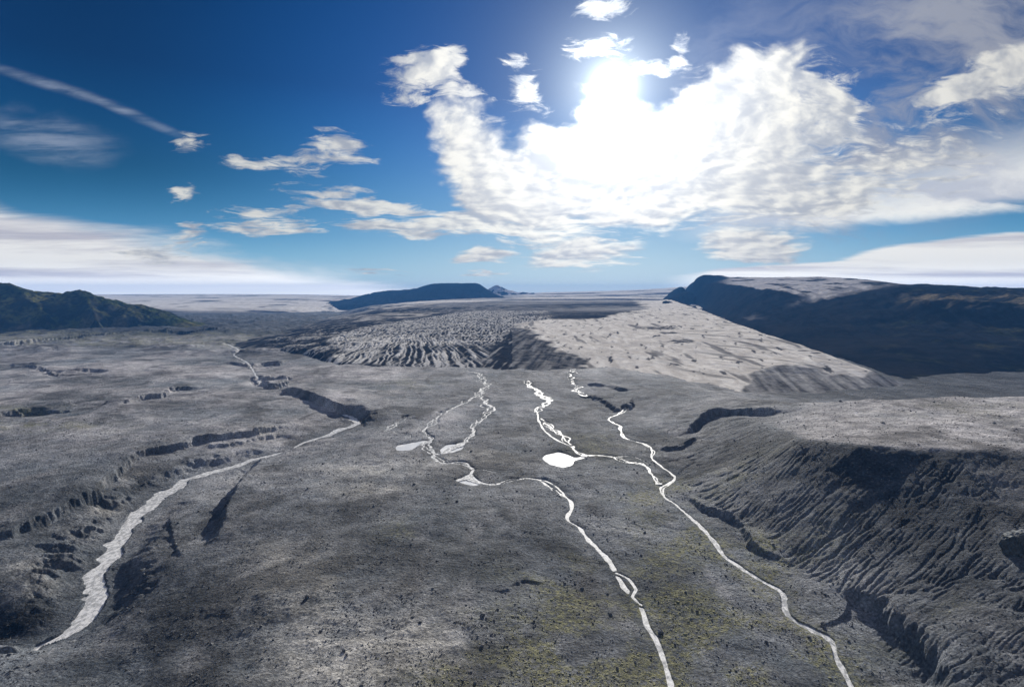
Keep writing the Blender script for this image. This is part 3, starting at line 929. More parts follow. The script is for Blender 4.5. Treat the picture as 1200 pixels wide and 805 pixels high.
snow = np.maximum(snow, 0.9 * M_pale * sstep(-0.4, 0.1, band + 0.5 * w1))
snow = np.maximum(snow, 0.5 * M_pale2 * sstep(-0.2, 0.3, w1))
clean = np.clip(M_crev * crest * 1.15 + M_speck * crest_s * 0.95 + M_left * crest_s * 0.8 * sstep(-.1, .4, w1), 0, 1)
strk = fbm(IX / 9 - 0.02 * IY, IY / 120, 3, 377)
clean = np.maximum(clean, sstep(1350, 2300, IY) * np.clip(0.30 + 0.55 * band + 0.35 * w1, 0, .8))
clean = np.maximum(clean, sstep(0.22, 0.30, IX / IY) * (IY < 1200) * np.clip(0.42 + 0.5 * strk + 0.2 * w2, 0.1, .8))  # lower right of the tongue: debris, with its shade put into the grey
clean = np.maximum(clean, (IX / IY > 0.0) * (IY < 1500) * np.clip(0.16 + 0.34 * strk + 0.22 * w2, 0.03, .5))
clean = np.maximum(clean, (IX / IY <= 0.0) * 0.5 * sstep(0.1, 0.45, strk + 0.4 * w1))
# debris specks and melt streaks on the snow
sp = fbm(IX / 13 - 0.2 * IY / 13, IY / 60, 3, 361)
sp2 = fbm(IX / 30, IY / 200, 3, 371)
fl = fbm((IX * 0.62 + IY * 0.38) / 16, (IY * 0.78 - IX * 0.5) / 150, 3, 373)
dirt = sstep(0.36, 0.52, sp + 0.25 * w3) * 0.95
dirt = np.maximum(dirt, sstep(0.16, 0.42, fl) * sstep(0.20, 0.36, IX / IY + 0.05 * w1) * 0.62)
dirt = np.maximum(dirt, sstep(0.34, 0.5, sp2) * 0.7)
dirt *= snow * (1 - sstep(2000, 2600, IY))
for (px, py, rx, ry) in [(772, 384, 34, 44), (785, 390, 18, 24), (690, 368, 90, 40), (740, 366, 50, 40), (640, 369, 90, 45), (800, 400, 20, 30), (960, 414, 16, 8), (945, 411, 14, 8)]:
    ex, ey, _ = ICE.hit(px, py)
    q = ((IX - ex) / rx) ** 2 + ((IY - ey) / ry) ** 2
    dirt = np.maximum(dirt, 0.92 * (1 - sstep(0.35, 1.1, q + 1.6 * w2 + 1.0 * w1)))
above = sstep(4, 9, IZ)
IZ = IZ + (M_crev * (crest - 0.6) * 1.6 + (M_speck + M_left) * (crest_s - 0.6) * 1.7) * sstep(0.5, 6, IZ) + (2.0 * w1 + 0.5 * w2) * (1 - 0.7 * snow) * sstep(0, 6, IZ)
IZ += snow * (0.5 * w1 + 0.3 * w2 - 0.3 * dirt) * (1 - sstep(3000, 4000, IY))
IZ += far * 10 * (band - .2) * (1 - sstep(5500, 6500, IY))
gz = ground_z(IX, IY)
up = IZ > gz - 3.0
cell = up[:-1, :-1] | up[1:, :-1] | up[:-1, 1:] | up[1:, 1:]
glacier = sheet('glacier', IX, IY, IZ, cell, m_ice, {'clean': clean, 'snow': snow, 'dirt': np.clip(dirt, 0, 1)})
tag(glacier, 'glacier with a crevassed dark lobe and a smooth snowy tongue', 'glacier', 'structure')


# ------------------------------------------------------------------ hills and mountains
def relief(name, u0, u1, y0, y1, du, dw, lines, noise, masks, mat, under=6, blur=2):
    F = Field(u0, u1, du * 2, y0, y1, dw * 2).solve(lines, blur=blur)
    uu = np.arange(u0 + du * 4, u1 - du * 4, du)
    ww = np.arange(math.log(y0) + dw * 4, math.log(y1) - dw * 4, dw)
    y1_ = np.exp(ww)
    x = uu[None, :] * y1_[:, None]
    y = np.repeat(y1_[:, None], len(uu), 1)
    z0 = F.grid(uu, ww)
    z = z0 + noise(x, y, z0)
    g = ground_z(x, y)
    u = z > g - under
    cell = u[:-1, :-1] | u[1:, :-1] | u[:-1, 1:] | u[1:, 1:]
    zu = np.gradient(z0, axis=1) / np.gradient(x, axis=1)
    zy = np.gradient(z0, axis=0) / np.gradient(y, axis=0) - (x / y) * zu
    sl = np.hypot(zu, zy)
    return sheet(name, x, y, z, cell, mat, masks(x, y, z0, sl))


def Rg(pts, Yd):
    return [Q(px, py, Yd) for px, py in pts]


# left hill
ridge = [Q(-200, 322, 1600), Q(-90, 326, 1620), Q(-20, 334, 1640), Q(0, 332, 1640), Q(8, 331, 1640), Q(20, 334, 1650), Q(38, 343, 1660), Q(48, 344, 1670), Q(60, 345, 1680), Q(75, 343, 1680), Q(95, 341.5, 1690), Q(106, 345, 1700), Q(125, 350, 1710), Q(150, 354.5, 1720), Q(180, 361, 1730), Q(205, 370, 1740), Q(228, 379, 1740), Q(240, 385, 1740)]
spur1 = [Q(20, 334, 1650), Q(36, 352, 1590), Q(50, 366, 1530), Q(62, 380, 1490)]
spur2 = [Q(95, 341.5, 1690), Q(104, 356, 1620), Q(112, 372, 1540), Q(118, 384, 1500)]
spur3 = [Q(150, 354.5, 1720), Q(158, 370, 1640), Q(166, 383, 1560)]
spur4 = [Q(-60, 330, 1630), Q(-40, 355, 1560), Q(-30, 378, 1490)]
foot = [P(-300, 392, 2), P(0, 391, 2), P(60, 389, 2), P(120, 387.5, 2), P(180, 386, 2), P(240, 386, 0)]
relief('hill', -1.25, -0.42, 1330, 2300, 0.0016, 0.0016,
       [ridge, spur1, spur2, spur3, spur4, foot, [back(p, -60, -6) for p in foot], [back(p, 330, -10) for p in ridge],
        [P(45, 368, 28), P(75, 372, 24)], [P(130, 372, 22), P(140, 378, 14)], [P(-10, 366, 30), P(20, 372, 24)]],
       lambda x, y, z: (7 * ridged(x / 55, y / 130, 5, 401) - 5 + 3 * fbm(x / 30, y / 30, 4, 405)) * sstep(0, 30, z),
       lambda x, y, z, s: {'moss': np.clip(sstep(0.5, 0.28, s) * 1.0 + 0.75 * sstep(0.0, .35, fbm(x / 60, y / 60, 4, 411)) + 0.5 * sstep(60, 100, z), 0, 1),
                           'brown': 0.35 * sstep(0.1, .4, fbm(x / 50, y / 90, 3, 413)) * sstep(50, 15, z), 'snow': z * 0}, m_rock)
tag(bpy.data.objects['hill'], 'dark mossy hill with two rounded tops at the left edge of the plain', 'hill', 'structure')

# table mountain behind the glacier
tm = [Q(380, 356, 4700), Q(400, 352.5, 4700), Q(425, 347.5, 4700), Q(440, 342.5, 4700), Q(460, 341, 4700), Q(485, 340, 4700), Q(497, 334.5, 4700), Q(512, 331.5, 4700), Q(535, 332, 4700), Q(560, 331.2, 4700), Q(568, 337, 4700), Q(577, 344, 4700), Q(586, 349, 4700), Q(600, 352, 4700)]
tmf = [Q(380, 359, 4100), Q(440, 357, 4150), Q(500, 353, 4250), Q(560, 351, 4300), Q(600, 352, 4400)]
relief('mountain', -0.36, 0.03, 3700, 6000, 0.0010, 0.0014,
       [tm, tmf, [back(p, -160, p[2] - 40) for p in tmf], [back(p, 160, p[2] - 3) for p in tm], [back(p, 700, -30) for p in tm],
        [Q(505, 334, 4630), Q(562, 334, 4630)]],
       lambda x, y, z: 9 * (ridged(x / 110, y / 320, 4, 421) - .8) * sstep(150, 100, z) + 4 * fbm(x / 60, y / 60, 3, 425),
       lambda x, y, z, s: {'moss': z * 0, 'brown': z * 0, 'snow': z * 0}, m_rock, under=60)
tag(bpy.data.objects['mountain'], 'dark flat-topped mountain on the skyline behind the glacier', 'mountain', 'structure')

# pointed snowy peak beside it
pk_ = [Q(555, 345, 6200), Q(568, 341, 6200), Q(575, 337, 6200), Q(582, 332.5, 6200), Q(587, 335, 6200), Q(596, 340.5, 6200), Q(615, 343, 6200), Q(640, 344.5, 6200), Q(670, 347, 6200)]
relief('mountain_peak', -0.09, 0.13, 5200, 7600, 0.0007, 0.0018,
       [pk_, [back(p, -500, 45) for p in pk_], [back(p, -800, 20) for p in pk_], [back(p, 500, 20) for p in pk_]],
       lambda x, y, z: 7 * (ridged(x / 90, y / 180, 4, 431) - .8),
       lambda x, y, z, s: {'moss': z * 0, 'brown': z * 0, 'snow': sstep(-0.05, 0.2, fbm(x / 60, y / 200, 4, 435) + 0.10) * 0.95}, m_rock, under=60)
tag(bpy.data.objects['mountain_peak'], 'small pointed snow-streaked peak right of the flat-topped mountain', 'mountain peak', 'structure')

# ice cap far on the left
cap_top = [Q(-60, 345, 7200), Q(100, 345, 7200), Q(250, 344.6, 7200), Q(350, 345, 7200), Q(430, 346.5, 7200), Q(500, 348, 7200)]
cap_foot = [P(-60, 368, 3), P(100, 366, 3), P(190, 365, 3), P(260, 363.5, 3), P(330, 362, 5), P(400, 357, 14), P(440, 353.5, 24)]
relief('ice_cap', -1.0, -0.1, 2500, 9000, 0.0016, 0.003,
       [cap_top, cap_foot, [back(p, -250, -20) for p in cap_foot], [back(p, 900, 20) for p in cap_top], [Q(100, 352, 4600), Q(250, 351, 4700), Q(400, 351, 5000)]],
       lambda x, y, z: 5 * fbm(x / 400, y / 300, 4, 441) * sstep(7000, 6000, y),
       lambda x, y, z, s: {'clean': z * 0, 'snow': sstep(-0.45, 0.0, fbm(x / 500, y / 260, 5, 443) + 0.18) * (1 - 0.9 * sstep(6800, 7200, y)) * sstep(2900, 3700, y + 500 * fbm(x / 500, y / 300, 3, 446)),
                           'dirt': sstep(0.28, 0.5, fbm(x / 160, y / 420, 4, 449)) * 0.7 * sstep(3300, 3800, y)}, m_ice, under=12)
tag(bpy.data.objects['ice_cap'], 'broad pale ice cap on the horizon between hill and flat-topped mountain', 'ice cap', 'structure')

# mountain wall on the right
sky = [Q(781, 348, 3900), Q(787, 341, 3800), Q(793, 336.5, 3700), Q(800, 333, 3600), Q(806, 328, 3500), Q(814, 322, 3450), Q(824, 319.8, 3400), Q(833, 321.5, 3350), Q(842, 321, 3300), Q(850, 324, 3200), Q(900, 325, 2700), Q(960, 324, 2450), Q(1000, 326, 2250), Q(1060, 333, 1850), Q(1120, 337, 1650), Q(1200, 340, 1500), Q(1400, 338, 1300), Q(1700, 330, 1100)]
rim = [Q(788, 350, 3500), Q(800, 343, 3300), Q(815, 336, 3150), Q(832, 331, 3000), Q(850, 334, 2700), Q(880, 337.5, 2300), Q(905, 340, 2050), Q(940, 346, 1850), Q(960, 350, 1750), Q(1000, 348, 1650), Q(1030, 341, 1620), Q(1060, 338, 1560), Q(1120, 341, 1450), Q(1200, 344, 1330), Q(1400, 344, 1150), Q(1700, 340, 1000)]
bench_t = [Q(1040, 362, 1400), Q(1075, 352, 1330), Q(1100, 349, 1290), Q(1130, 352, 1250), Q(1160, 354, 1210), Q(1200, 358, 1170), Q(1300, 360, 1090), Q(1500, 362, 1000)]
bench_b = [Q(1035, 379, 1290), Q(1070, 378, 1240), Q(1100, 380, 1190), Q(1150, 382, 1140), Q(1200, 384, 1090), Q(1300, 386, 1020), Q(1500, 390, 930)]
wall_foot = [P(1900, 440, -12), P(1500, 440, -12), P(1200, 440, -12), P(1100, 443, -10), P(1066, 446, -8), P(1030, 433, -4), P(985, 415.5, 0), P(940, 399.5, 6), P(900, 387, 12), P(860, 373.5, 20), P(835, 364, 28), P(815, 357, 36), P(797, 352, 48), P(786, 350, 55)]
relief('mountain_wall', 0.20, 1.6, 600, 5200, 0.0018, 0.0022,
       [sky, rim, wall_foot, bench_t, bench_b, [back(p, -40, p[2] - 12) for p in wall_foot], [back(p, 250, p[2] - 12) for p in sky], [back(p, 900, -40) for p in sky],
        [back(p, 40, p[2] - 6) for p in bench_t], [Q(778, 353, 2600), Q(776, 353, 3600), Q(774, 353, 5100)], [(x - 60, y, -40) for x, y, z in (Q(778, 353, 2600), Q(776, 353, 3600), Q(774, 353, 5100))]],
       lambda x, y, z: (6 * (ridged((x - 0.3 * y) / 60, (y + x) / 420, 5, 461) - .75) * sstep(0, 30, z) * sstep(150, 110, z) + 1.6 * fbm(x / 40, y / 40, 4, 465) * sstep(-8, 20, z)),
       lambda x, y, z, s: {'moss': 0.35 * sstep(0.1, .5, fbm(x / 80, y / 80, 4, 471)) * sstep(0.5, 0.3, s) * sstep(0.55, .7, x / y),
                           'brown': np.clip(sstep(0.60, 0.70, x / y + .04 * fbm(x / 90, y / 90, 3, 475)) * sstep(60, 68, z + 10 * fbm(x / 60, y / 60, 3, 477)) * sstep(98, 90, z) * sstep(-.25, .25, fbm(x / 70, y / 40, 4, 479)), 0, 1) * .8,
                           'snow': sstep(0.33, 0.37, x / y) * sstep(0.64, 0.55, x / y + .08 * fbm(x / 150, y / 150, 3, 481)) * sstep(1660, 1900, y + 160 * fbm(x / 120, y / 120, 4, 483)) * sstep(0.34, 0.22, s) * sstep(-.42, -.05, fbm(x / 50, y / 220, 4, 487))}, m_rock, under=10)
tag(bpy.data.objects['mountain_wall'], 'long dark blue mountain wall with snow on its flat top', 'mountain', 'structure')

# ------------------------------------------------------------------ rocks
import bmesh
m_stone, g, b = material('basalt_stone')
p = g.pos()
n1 = g.noise(p, 2.2, 5, 0.65)
oi = g.n.new('ShaderNodeObjectInfo').outputs['Random']
c = g.mix(g.ss(n1, 0.3, 0.7), (0.055, 0.057, 0.06), (0.17, 0.168, 0.164))
c = g.mix(g.ss(oi, 0.6, 1.0), c, (0.13, 0.125, 0.12))
c = g.mix(g.ss(g.noise(p, 0.9, 1, 0.5), 0.66, 0.68), c, (0.42, 0.41, 0.39))
finish(g, b, c, 0.9, g.bump(n1, 0.8, 0.2), 0.25)


def stone_mesh(name, seed, sub, squash, jag):
    r = np.random.default_rng(seed)
    bm = bmesh.new()
    bmesh.ops.create_icosphere(bm, subdivisions=sub, radius=1)
    planes = [(r.normal(size=3), r.uniform(0.55, 0.9)) for _ in range(9)]
    for v in bm.verts:
        c_ = np.array(v.co)
        for n, d in planes:
            n = n / np.linalg.norm(n)
            k = c_ @ n - d
            if k > 0:
                c_ = c_ - n * k * 0.9
        c_ = c_ * (1 + jag * r.normal())
        v.co = c_ * squash
    me = bpy.data.meshes.new(name)
    bm.to_mesh(me)
    bm.free()
    me.materials.append(m_stone)
    return me


variants = [stone_mesh('boulder', 50 + k, 2, np.array([1, random.uniform(.7, 1), random.uniform(.5, .8)]), 0.035) for k in range(7)]


def wet_at(x, y):
    i = np.clip(np.searchsorted(GU, x / y), 0, NC - 1)
    j = np.clip(np.searchsorted(GW, math.log(y)), 0, NR - 1)
    return WET[j, i], moss[j, i], steep[j, i]


count = 0
while count < 300:
    py = random.uniform(570, 812) if random.random() < .9 else random.uniform(520, 600)
    px = random.uniform(-10, 1210)
    if random.random() > (1.0 if 150 < px < 800 else 0.55):
        continue
    x, y, _ = NEAR.hit(px, py)
    wv, mv, sv = wet_at(x, y)
    if wv > 0.55:
        continue
    cl = float(fbm(np.array(x / 18), np.array(y / 18), 2, 600))
    if random.random() > 0.55 + 1.2 * cl:
        continue
    s = 0.25 * math.exp(abs(random.gauss(0, 0.5))) * (0.55 + y / 400)
    s = min(s, 0.95)
    z = float(ground_z(np.array(x), np.array(y)))
    o = bpy.data.objects.new('boulder', variants[count % 7])
    o.location = (x, y, z + s * 0.22)
    o.scale = (s, s * random.uniform(.8, 1.1), s * random.uniform(.8, 1.1))
    o.rotation_euler = (random.uniform(-.2, .2), random.uniform(-.2, .2), random.uniform(0, 6.28))
    COL.objects.link(o)
    tag(o, 'small dark basalt boulder lying loose on the gravel plain', 'boulder', None, 'boulders scattered over the gravel plain')
    count += 1

# bigger rocks that stand out
m_crop, g, b = material('outcrop_rock')
p = g.pos()
n1 = g.noise(p, 0.5, 6, 0.65)
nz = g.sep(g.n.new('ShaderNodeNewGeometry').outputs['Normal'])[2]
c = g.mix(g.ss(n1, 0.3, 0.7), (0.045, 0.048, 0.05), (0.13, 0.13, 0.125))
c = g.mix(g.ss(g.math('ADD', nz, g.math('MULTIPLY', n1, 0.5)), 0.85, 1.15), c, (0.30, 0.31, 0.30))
finish(g, b, c, 0.95, g.bump(n1, 1.0, 1.2), 0.05)


def big_rock(px, py, sx, sy, sz, seed, label, name='rock_outcrop', sub=4, jag=0.02):
    me = stone_mesh(name, seed, sub, np.array([sx, sy, sz]), jag)
    co = np.zeros(len(me.vertices) * 3, dtype=f4)
    me.vertices.foreach_get('co', co)
    co = co.reshape(-1, 3)
    k = (0.2 if name == 'rock_outcrop' else 0.10) * fbm(co[:, 0] / (sx * .5) + seed, co[:, 1] / (sy * .5) + co[:, 2] / (sz * .6), 4, seed)
    co *= (1 + 1.6 * k)[:, None]
    me.vertices.foreach_set('co', co.astype(f4).ravel())
    o = bpy.data.objects.new(name, me)
    x, y, _ = NEAR.hit(px, py)
    o.location = (x, y, float(ground_z(np.array(x), np.array(y))) + sz * 0.25)
    o.rotation_euler = (0, 0, seed)
    if name == 'rock_outcrop':
        me.materials[0] = m_crop
    COL.objects.link(o)
    tag(o, label, 'rock')
    return o


big_rock(1196, 648, 6.0, 5.5, 6.2, 3, 'large dark rock outcrop jutting from the moraine slope at the edge')
big_rock(774, 741, 1.3, 1.0, 0.9, 5, 'dark rock on the bank of the middle stream near its lower end', 'rock', 3)
big_rock(360, 702, 1.1, 0.8, 0.8, 8, 'lone dark rock on pale gravel between river and middle stream', 'rock', 3)

# uncounted stones and grit
def scatter(name, n, mesh_kinds, pick, size, mat, sink):
    vs, fs, off = [], [], 0
    kinds = []
    for s in mesh_kinds:
        me = s
        co = np.zeros(len(me.vertices) * 3, dtype=f4)
        me.vertices.foreach_get('co', co)
        tri = np.zeros(len(me.polygons) * 3, dtype=np.int32)
        me.polygons.foreach_get('vertices', tri)
        kinds.append((co.reshape(-1, 3), tri.reshape(-1, 3)))
    xs, ys, ss = pick(n)
    zs = ground_z(xs, ys)
    for k in range(len(xs)):
        co, tri = kinds[k % len(kinds)]
        a = rng.uniform(0, 6.28)
        ca, sa = math.cos(a) * ss[k], math.sin(a) * ss[k]
        q = np.empty_like(co)
        q[:, 0] = co[:, 0] * ca - co[:, 1] * sa + xs[k]
        q[:, 1] = co[:, 0] * sa + co[:, 1] * ca + ys[k]
        q[:, 2] = co[:, 2] * ss[k] + zs[k] + ss[k] * sink
        vs.append(q)
        fs.append(tri + off)
        off += len(co)
    V = np.vstack(vs)
    T_ = np.vstack(fs).astype(np.int32)
    me = bpy.data.meshes.new(name)
    me.vertices.add(len(V))
    me.vertices.foreach_set('co', V.astype(f4).ravel())
    me.loops.add(T_.size)
    me.loops.foreach_set('vertex_index', T_.ravel())
    me.polygons.add(len(T_))
    me.polygons.foreach_set('loop_start', np.arange(0, T_.size, 3, dtype=np.int32))
    me.update(calc_edges=True)
    me.materials.append(mat)
    o = bpy.data.objects.new(name, me)
    COL.objects.link(o)
    return o


small = [stone_mesh('stone', 80 + k, 1, np.array([1, .85, .65]), 0.06) for k in range(6)]


def lookup(A, xs, ys):
    i = np.clip(np.searchsorted(GU, xs / ys), 0, NC - 1)
    j = np.clip(np.searchsorted(GW, np.log(ys)), 0, NR - 1)
    return A[j, i]


def pick_stones(n):
    t = rng.uniform(0, 1, n * 4)
    ys = 1 / (1 / 118.0 + (1 / 460.0 - 1 / 118.0) * t)
    xs = ys * rng.uniform(-0.9, 0.9, n * 4)
    cl = fbm(xs / 14, ys / 14, 3, 610)
    ok = (lookup(WET, xs, ys) < .5) & (rng.uniform(0, 1, n * 4) < 0.35 + 1.3 * cl)
    xs, ys = xs[ok][:n], ys[ok][:n]
    return xs, ys, 0.10 * np.exp(np.abs(rng.normal(0, .55, len(xs)))) * (0.6 + ys / 300)


o = scatter('gravel', 20000, small, pick_stones, None, m_stone, 0.25)
tag(o, 'loose dark stones strewn over the gravel plain', 'gravel', 'stuff')

m_moss, g, b = material('moss_tuft')
p = g.pos()
n1 = g.noise(p, 1.2, 4, 0.6)
c = g.mix(g.ss(n1, 0.35, 0.65), (0.16, 0.155, 0.09), (0.32, 0.305, 0.18))
finish(g, b, c, 1.0, None, 0.1)
tufts = [stone_mesh('tuft', 120 + k, 1, np.array([1, .9, .28]), 0.12) for k in range(5)]


def pick_moss(n):
    t = rng.uniform(0, 1, n * 14)
    ys = 1 / (1 / 120.0 + (1 / 420.0 - 1 / 120.0) * t)
    xs = ys * rng.uniform(-0.5, 0.85, n * 14)
    ok = (lookup(WET, xs, ys) < .6) & (rng.uniform(0, 1, n * 14) < lookup(moss, xs, ys) ** 1.5)
    xs, ys = xs[ok][:n], ys[ok][:n]
    return xs, ys, 0.12 * np.exp(np.abs(rng.normal(0, .5, len(xs)))) * (0.6 + ys / 300)


o = scatter('moss', 5500, tufts, pick_moss, None, m_moss, 0.1)
tag(o, 'yellow-green moss cushions along the streams and near slope', 'moss', 'stuff')
for me in small + tufts:
    bpy.data.meshes.remove(me)

# ------------------------------------------------------------------ air
bpy.ops.mesh.primitive_cube_add(size=1, location=(0, 7400, 0))
hz = bpy.context.object
hz.name = 'haze'
zmin = float(min(Z.min(), -40)) - 1.5
zmax = 225.0
hz.scale = (40000, 11500, zmax - zmin)
hz.location = (0, 5200, (zmax + zmin) / 2)
m_h = bpy.data.materials.new('valley_haze')
m_h.use_nodes = True
nt = m_h.node_tree
nt.nodes.remove(nt.nodes['Principled BSDF'])
pv = nt.nodes.new('ShaderNodeVolumePrincipled')
pv.inputs['Color'].default_value = (0.13, 0.42, 1.0, 1)
pv.inputs['Density'].default_value = 0.000075
pv.inputs['Anisotropy'].default_value = 0.0
nt.links.new(pv.outputs[0], nt.nodes['Material Output'].inputs['Volume'])
hz.data.materials.append(m_h)
tag(hz, 'thin blue haze filling the valley air out to the horizon', 'haze', 'stuff')

# ------------------------------------------------------------------ sky, clouds and sun
sx, sy, sz = ray(718, 103)
sl = math.sqrt(sx * sx + sy * sy + sz * sz)
SUN = (sx / sl, sy / sl, sz / sl)
SUN_EL = math.asin(SUN[2])
SUN_AZ = math.atan2(SUN[0], SUN[1])

world = bpy.data.worlds.new('World')
scene.world = world
world.use_nodes = True
wt = world.node_tree
g = G(wt)
bg = wt.nodes['Background']
tc = wt.nodes.new('ShaderNodeTexCoord').outputs['Generated']
d = g.vmath('NORMALIZE', tc)
dx, dy, dz = g.sep(d)
dyc = g.math('MAXIMUM', dy, 0.12)
u = g.math('DIVIDE', dx, dyc)
v = g.math('DIVIDE', dz, dyc)
uv = g.combine(u, v, 0.0)
frontm = g.ss(dy, 0.1, 0.35)


def UV(px, py):
    a, b, c = ray(px, py)
    return a / b, c / b


def cblob(px, py, rx, ry, ang=0.0, inner=0.0, plain=False):
    """soft ellipse on the sky, radii in pixels of the photograph"""
    cu, cv = UV(px, py)
    m = wt.nodes.new('ShaderNodeMapping')
    m.vector_type = 'TEXTURE'
    m.inputs['Location'].default_value = (cu, cv, 0)
    m.inputs['Rotation'].default_value = (0, 0, R(ang))
    m.inputs['Scale'].default_value = (rx / FPX, ry / FPX, 1)
    g.put(m.inputs['Vector'], uv if plain else uvw)
    return g.ss(g.vmath('LENGTH', m.outputs[0]), inner, 1.0, 1.0, 0.0)


def union(lst):
    o = lst[0]
    for x in lst[1:]:
        o = g.math('ADD', o, x)
    return g.math('MINIMUM', o, 1.25)


# perspective of a cloud deck: stretch sideways towards the horizon
vs = g.math('MAXIMUM', v, 0.0)
stretch = g.math('DIVIDE', 1.0, g.math('ADD', vs, 0.16))
deck = g.combine(g.math('MULTIPLY', u, 1.0), g.math('MULTIPLY', g.math('LOGARITHM', g.math('ADD', vs, 0.07), 2.718), 0.55), 0.37)
warp = g.noise(deck, 5.0, 3, 0.55, 0, 'Color')
warpv = g.vmath('SUBTRACT', warp, (0.5, 0.5, 0.5))
deckw = g.vmath('ADD', deck, g.vmath('SCALE', warpv, scale=0.10))
warp2 = g.vmath('SUBTRACT', g.noise(deck, 21.0, 4, 0.6, 0, 'Color'), (0.5, 0.5, 0.5))
uvw = g.vmath('ADD', uv, g.vmath('ADD', g.vmath('MULTIPLY', warpv, (0.12, 0.075, 0)), g.vmath('MULTIPLY', warp2, (0.03, 0.024, 0))))
sun_u, sun_v = SUN[0] / SUN[1], SUN[2] / SUN[1]

N1 = g.noise(deckw, 9.0, 11, 0.57)
to_sun = g.vmath('NORMALIZE', g.vmath('SUBTRACT', (sun_u, sun_v, 0), uv))
deck_s = g.vmath('ADD', deckw, g.vmath('SCALE', to_sun, scale=0.018))
def billow(vec):
    n = wt.nodes.new('ShaderNodeTexVoronoi')
    n.feature = 'SMOOTH_F1'
    n.voronoi_dimensions = '2D'
    n.normalize = True
    n.inputs['Scale'].default_value = 17.0
    n.inputs['Detail'].default_value = 2.0
    n.inputs['Roughness'].default_value = 0.55
    n.inputs['Smoothness'].default_value = 0.6
    g.put(n.inputs['Vector'], vec)
    return n.outputs['Distance']


N1 = g.math('ADD', g.math('MULTIPLY', N1, 0.72), g.math('MULTIPLY', g.math('SUBTRACT', 0.86, billow(deckw)), 0.28))
N2 = g.math('ADD', g.math('MULTIPLY', g.noise(deck_s, 9.0, 6, 0.57), 0.72), g.math('MULTIPLY', g.math('SUBTRACT', 0.86, billow(deck_s)), 0.28))
Nw = g.noise(g.vmath('MULTIPLY', deckw, (1.0, 2.2, 1)), 15.0, 10, 0.64, 0.5)

M = union([
    # main bright mass below the sun
    cblob(680, 228, 215, 72, 0, .2), cblob(800, 205, 140, 78, 0, .2), cblob(590, 212, 92, 70, -20, .1), cblob(545, 148, 74, 56, -35, .1),
    cblob(893, 92, 88, 54, 10, .2), cblob(862, 140, 100, 72, 0, .2), cblob(700, 165, 40, 66, 12, .1), cblob(712, 140, 34, 46, 0, .1), cblob(740, 160, 62, 46, 20, .15), cblob(660, 178, 66, 34, -20, .1), cblob(800, 140, 60, 44, 25, 0), cblob(900, 205, 120, 70, 0, .1),
    cblob(690, 298, 96, 22, 0, .2), cblob(885, 290, 86, 30, 0, .25), cblob(566, 299, 54, 17, 0, .1),
    cblob(1188, 74, 56, 34, 25, .1),
])
W = union([
    cblob(490, 90, 66, 40, 12, .1), cblob(522, 72, 42, 24, 25, 0), cblob(548, 150, 85, 70, -35, 0),
    cblob(697, 50, 66, 26, 5, .1), cblob(604, 71, 32, 17, 0, 0), cblob(620, 112, 44, 48, 0, 0), cblob(765, 76, 50, 18, -10, 0), cblob(806, 62, 20, 34, 0, 0), cblob(705, 10, 60, 18, 0, 0), cblob(655, 170, 50, 26, 0, 0),
    cblob(548, 262, 150, 26, 0, .1), cblob(470, 268, 110, 17, 0, .1), cblob(575, 322, 46, 8, 0, 0), cblob(640, 262, 150, 34, 0, .2), cblob(700, 300, 120, 28, 0, 0),
    cblob(398, 175, 66, 30, 0, .1), cblob(345, 198, 66, 20, 0, 0), cblob(400, 231, 100, 25, -6, .1), cblob(312, 264, 112, 30, 0, .15), cblob(215, 230, 34, 13, 0, 0), cblob(228, 170, 48, 24, -5, 0), cblob(180, 292, 80, 20, 0, 0), cblob(450, 240, 76, 15, 0, 0), cblob(440, 317, 60, 9, 0, 0), cblob(218, 270, 40, 22, -30, 0), cblob(290, 190, 36, 13, 0, 0),
    cblob(1130, 100, 90, 34, 30, 0), cblob(1020, 205, 230, 80, 14, 0), cblob(1180, 80, 100, 54, 20, 0), cblob(905, 120, 120, 90, 0, .1), cblob(960, 130, 90, 80, 0, 0), cblob(860, 235, 190, 60, 0, .2),
])
# long low banks near the horizon: smooth, stretched
bank_n = g.noise(g.vmath('MULTIPLY', uv, (2.2, 14.0, 1)), 1.0, 6, 0.55, 0.4)
edgeL = g.ss(u, UV(0, 300)[0], UV(480, 300)[0], UV(0, 246)[1], UV(480, 334)[1], 'LINEAR')
edgeR = g.ss(u, UV(790, 300)[0], UV(1190, 300)[0], UV(790, 324)[1], UV(1190, 272)[1], 'LINEAR')
nb = g.math('MULTIPLY', g.math('SUBTRACT', bank_n, 0.5), 0.11)
bankL = g.math('MULTIPLY', g.ss(g.math('SUBTRACT', g.math('ADD', v, nb), edgeL), 0.012, -0.018), g.ss(u, UV(510, 300)[0], UV(440, 300)[0]))
bankR = g.math('MULTIPLY', g.ss(g.math('SUBTRACT', g.math('ADD', v, g.math('MULTIPLY', nb, 0.6)), edgeR), 0.003, -0.006), g.ss(u, UV(770, 300)[0], UV(850, 300)[0]))
bank = g.math('MAXIMUM', bankL, bankR)
lowB = g.ss(u, UV(760, 300)[0], UV(1200, 300)[0], UV(760, 290)[1], UV(1200, 246)[1], 'LINEAR')
topB = g.ss(u, UV(790, 300)[0], UV(1200, 300)[0], UV(790, 262)[1], UV(1200, 150)[1], 'LINEAR')
lens_n = g.noise(g.vmath('ADD', g.vmath('MULTIPLY', uvw, (2.4, 9.0, 1)), (3, 1, 0)), 1.4, 9, 0.6, 0.4)
lw = g.math('MULTIPLY', g.math('SUBTRACT', lens_n, 0.5), 0.06)
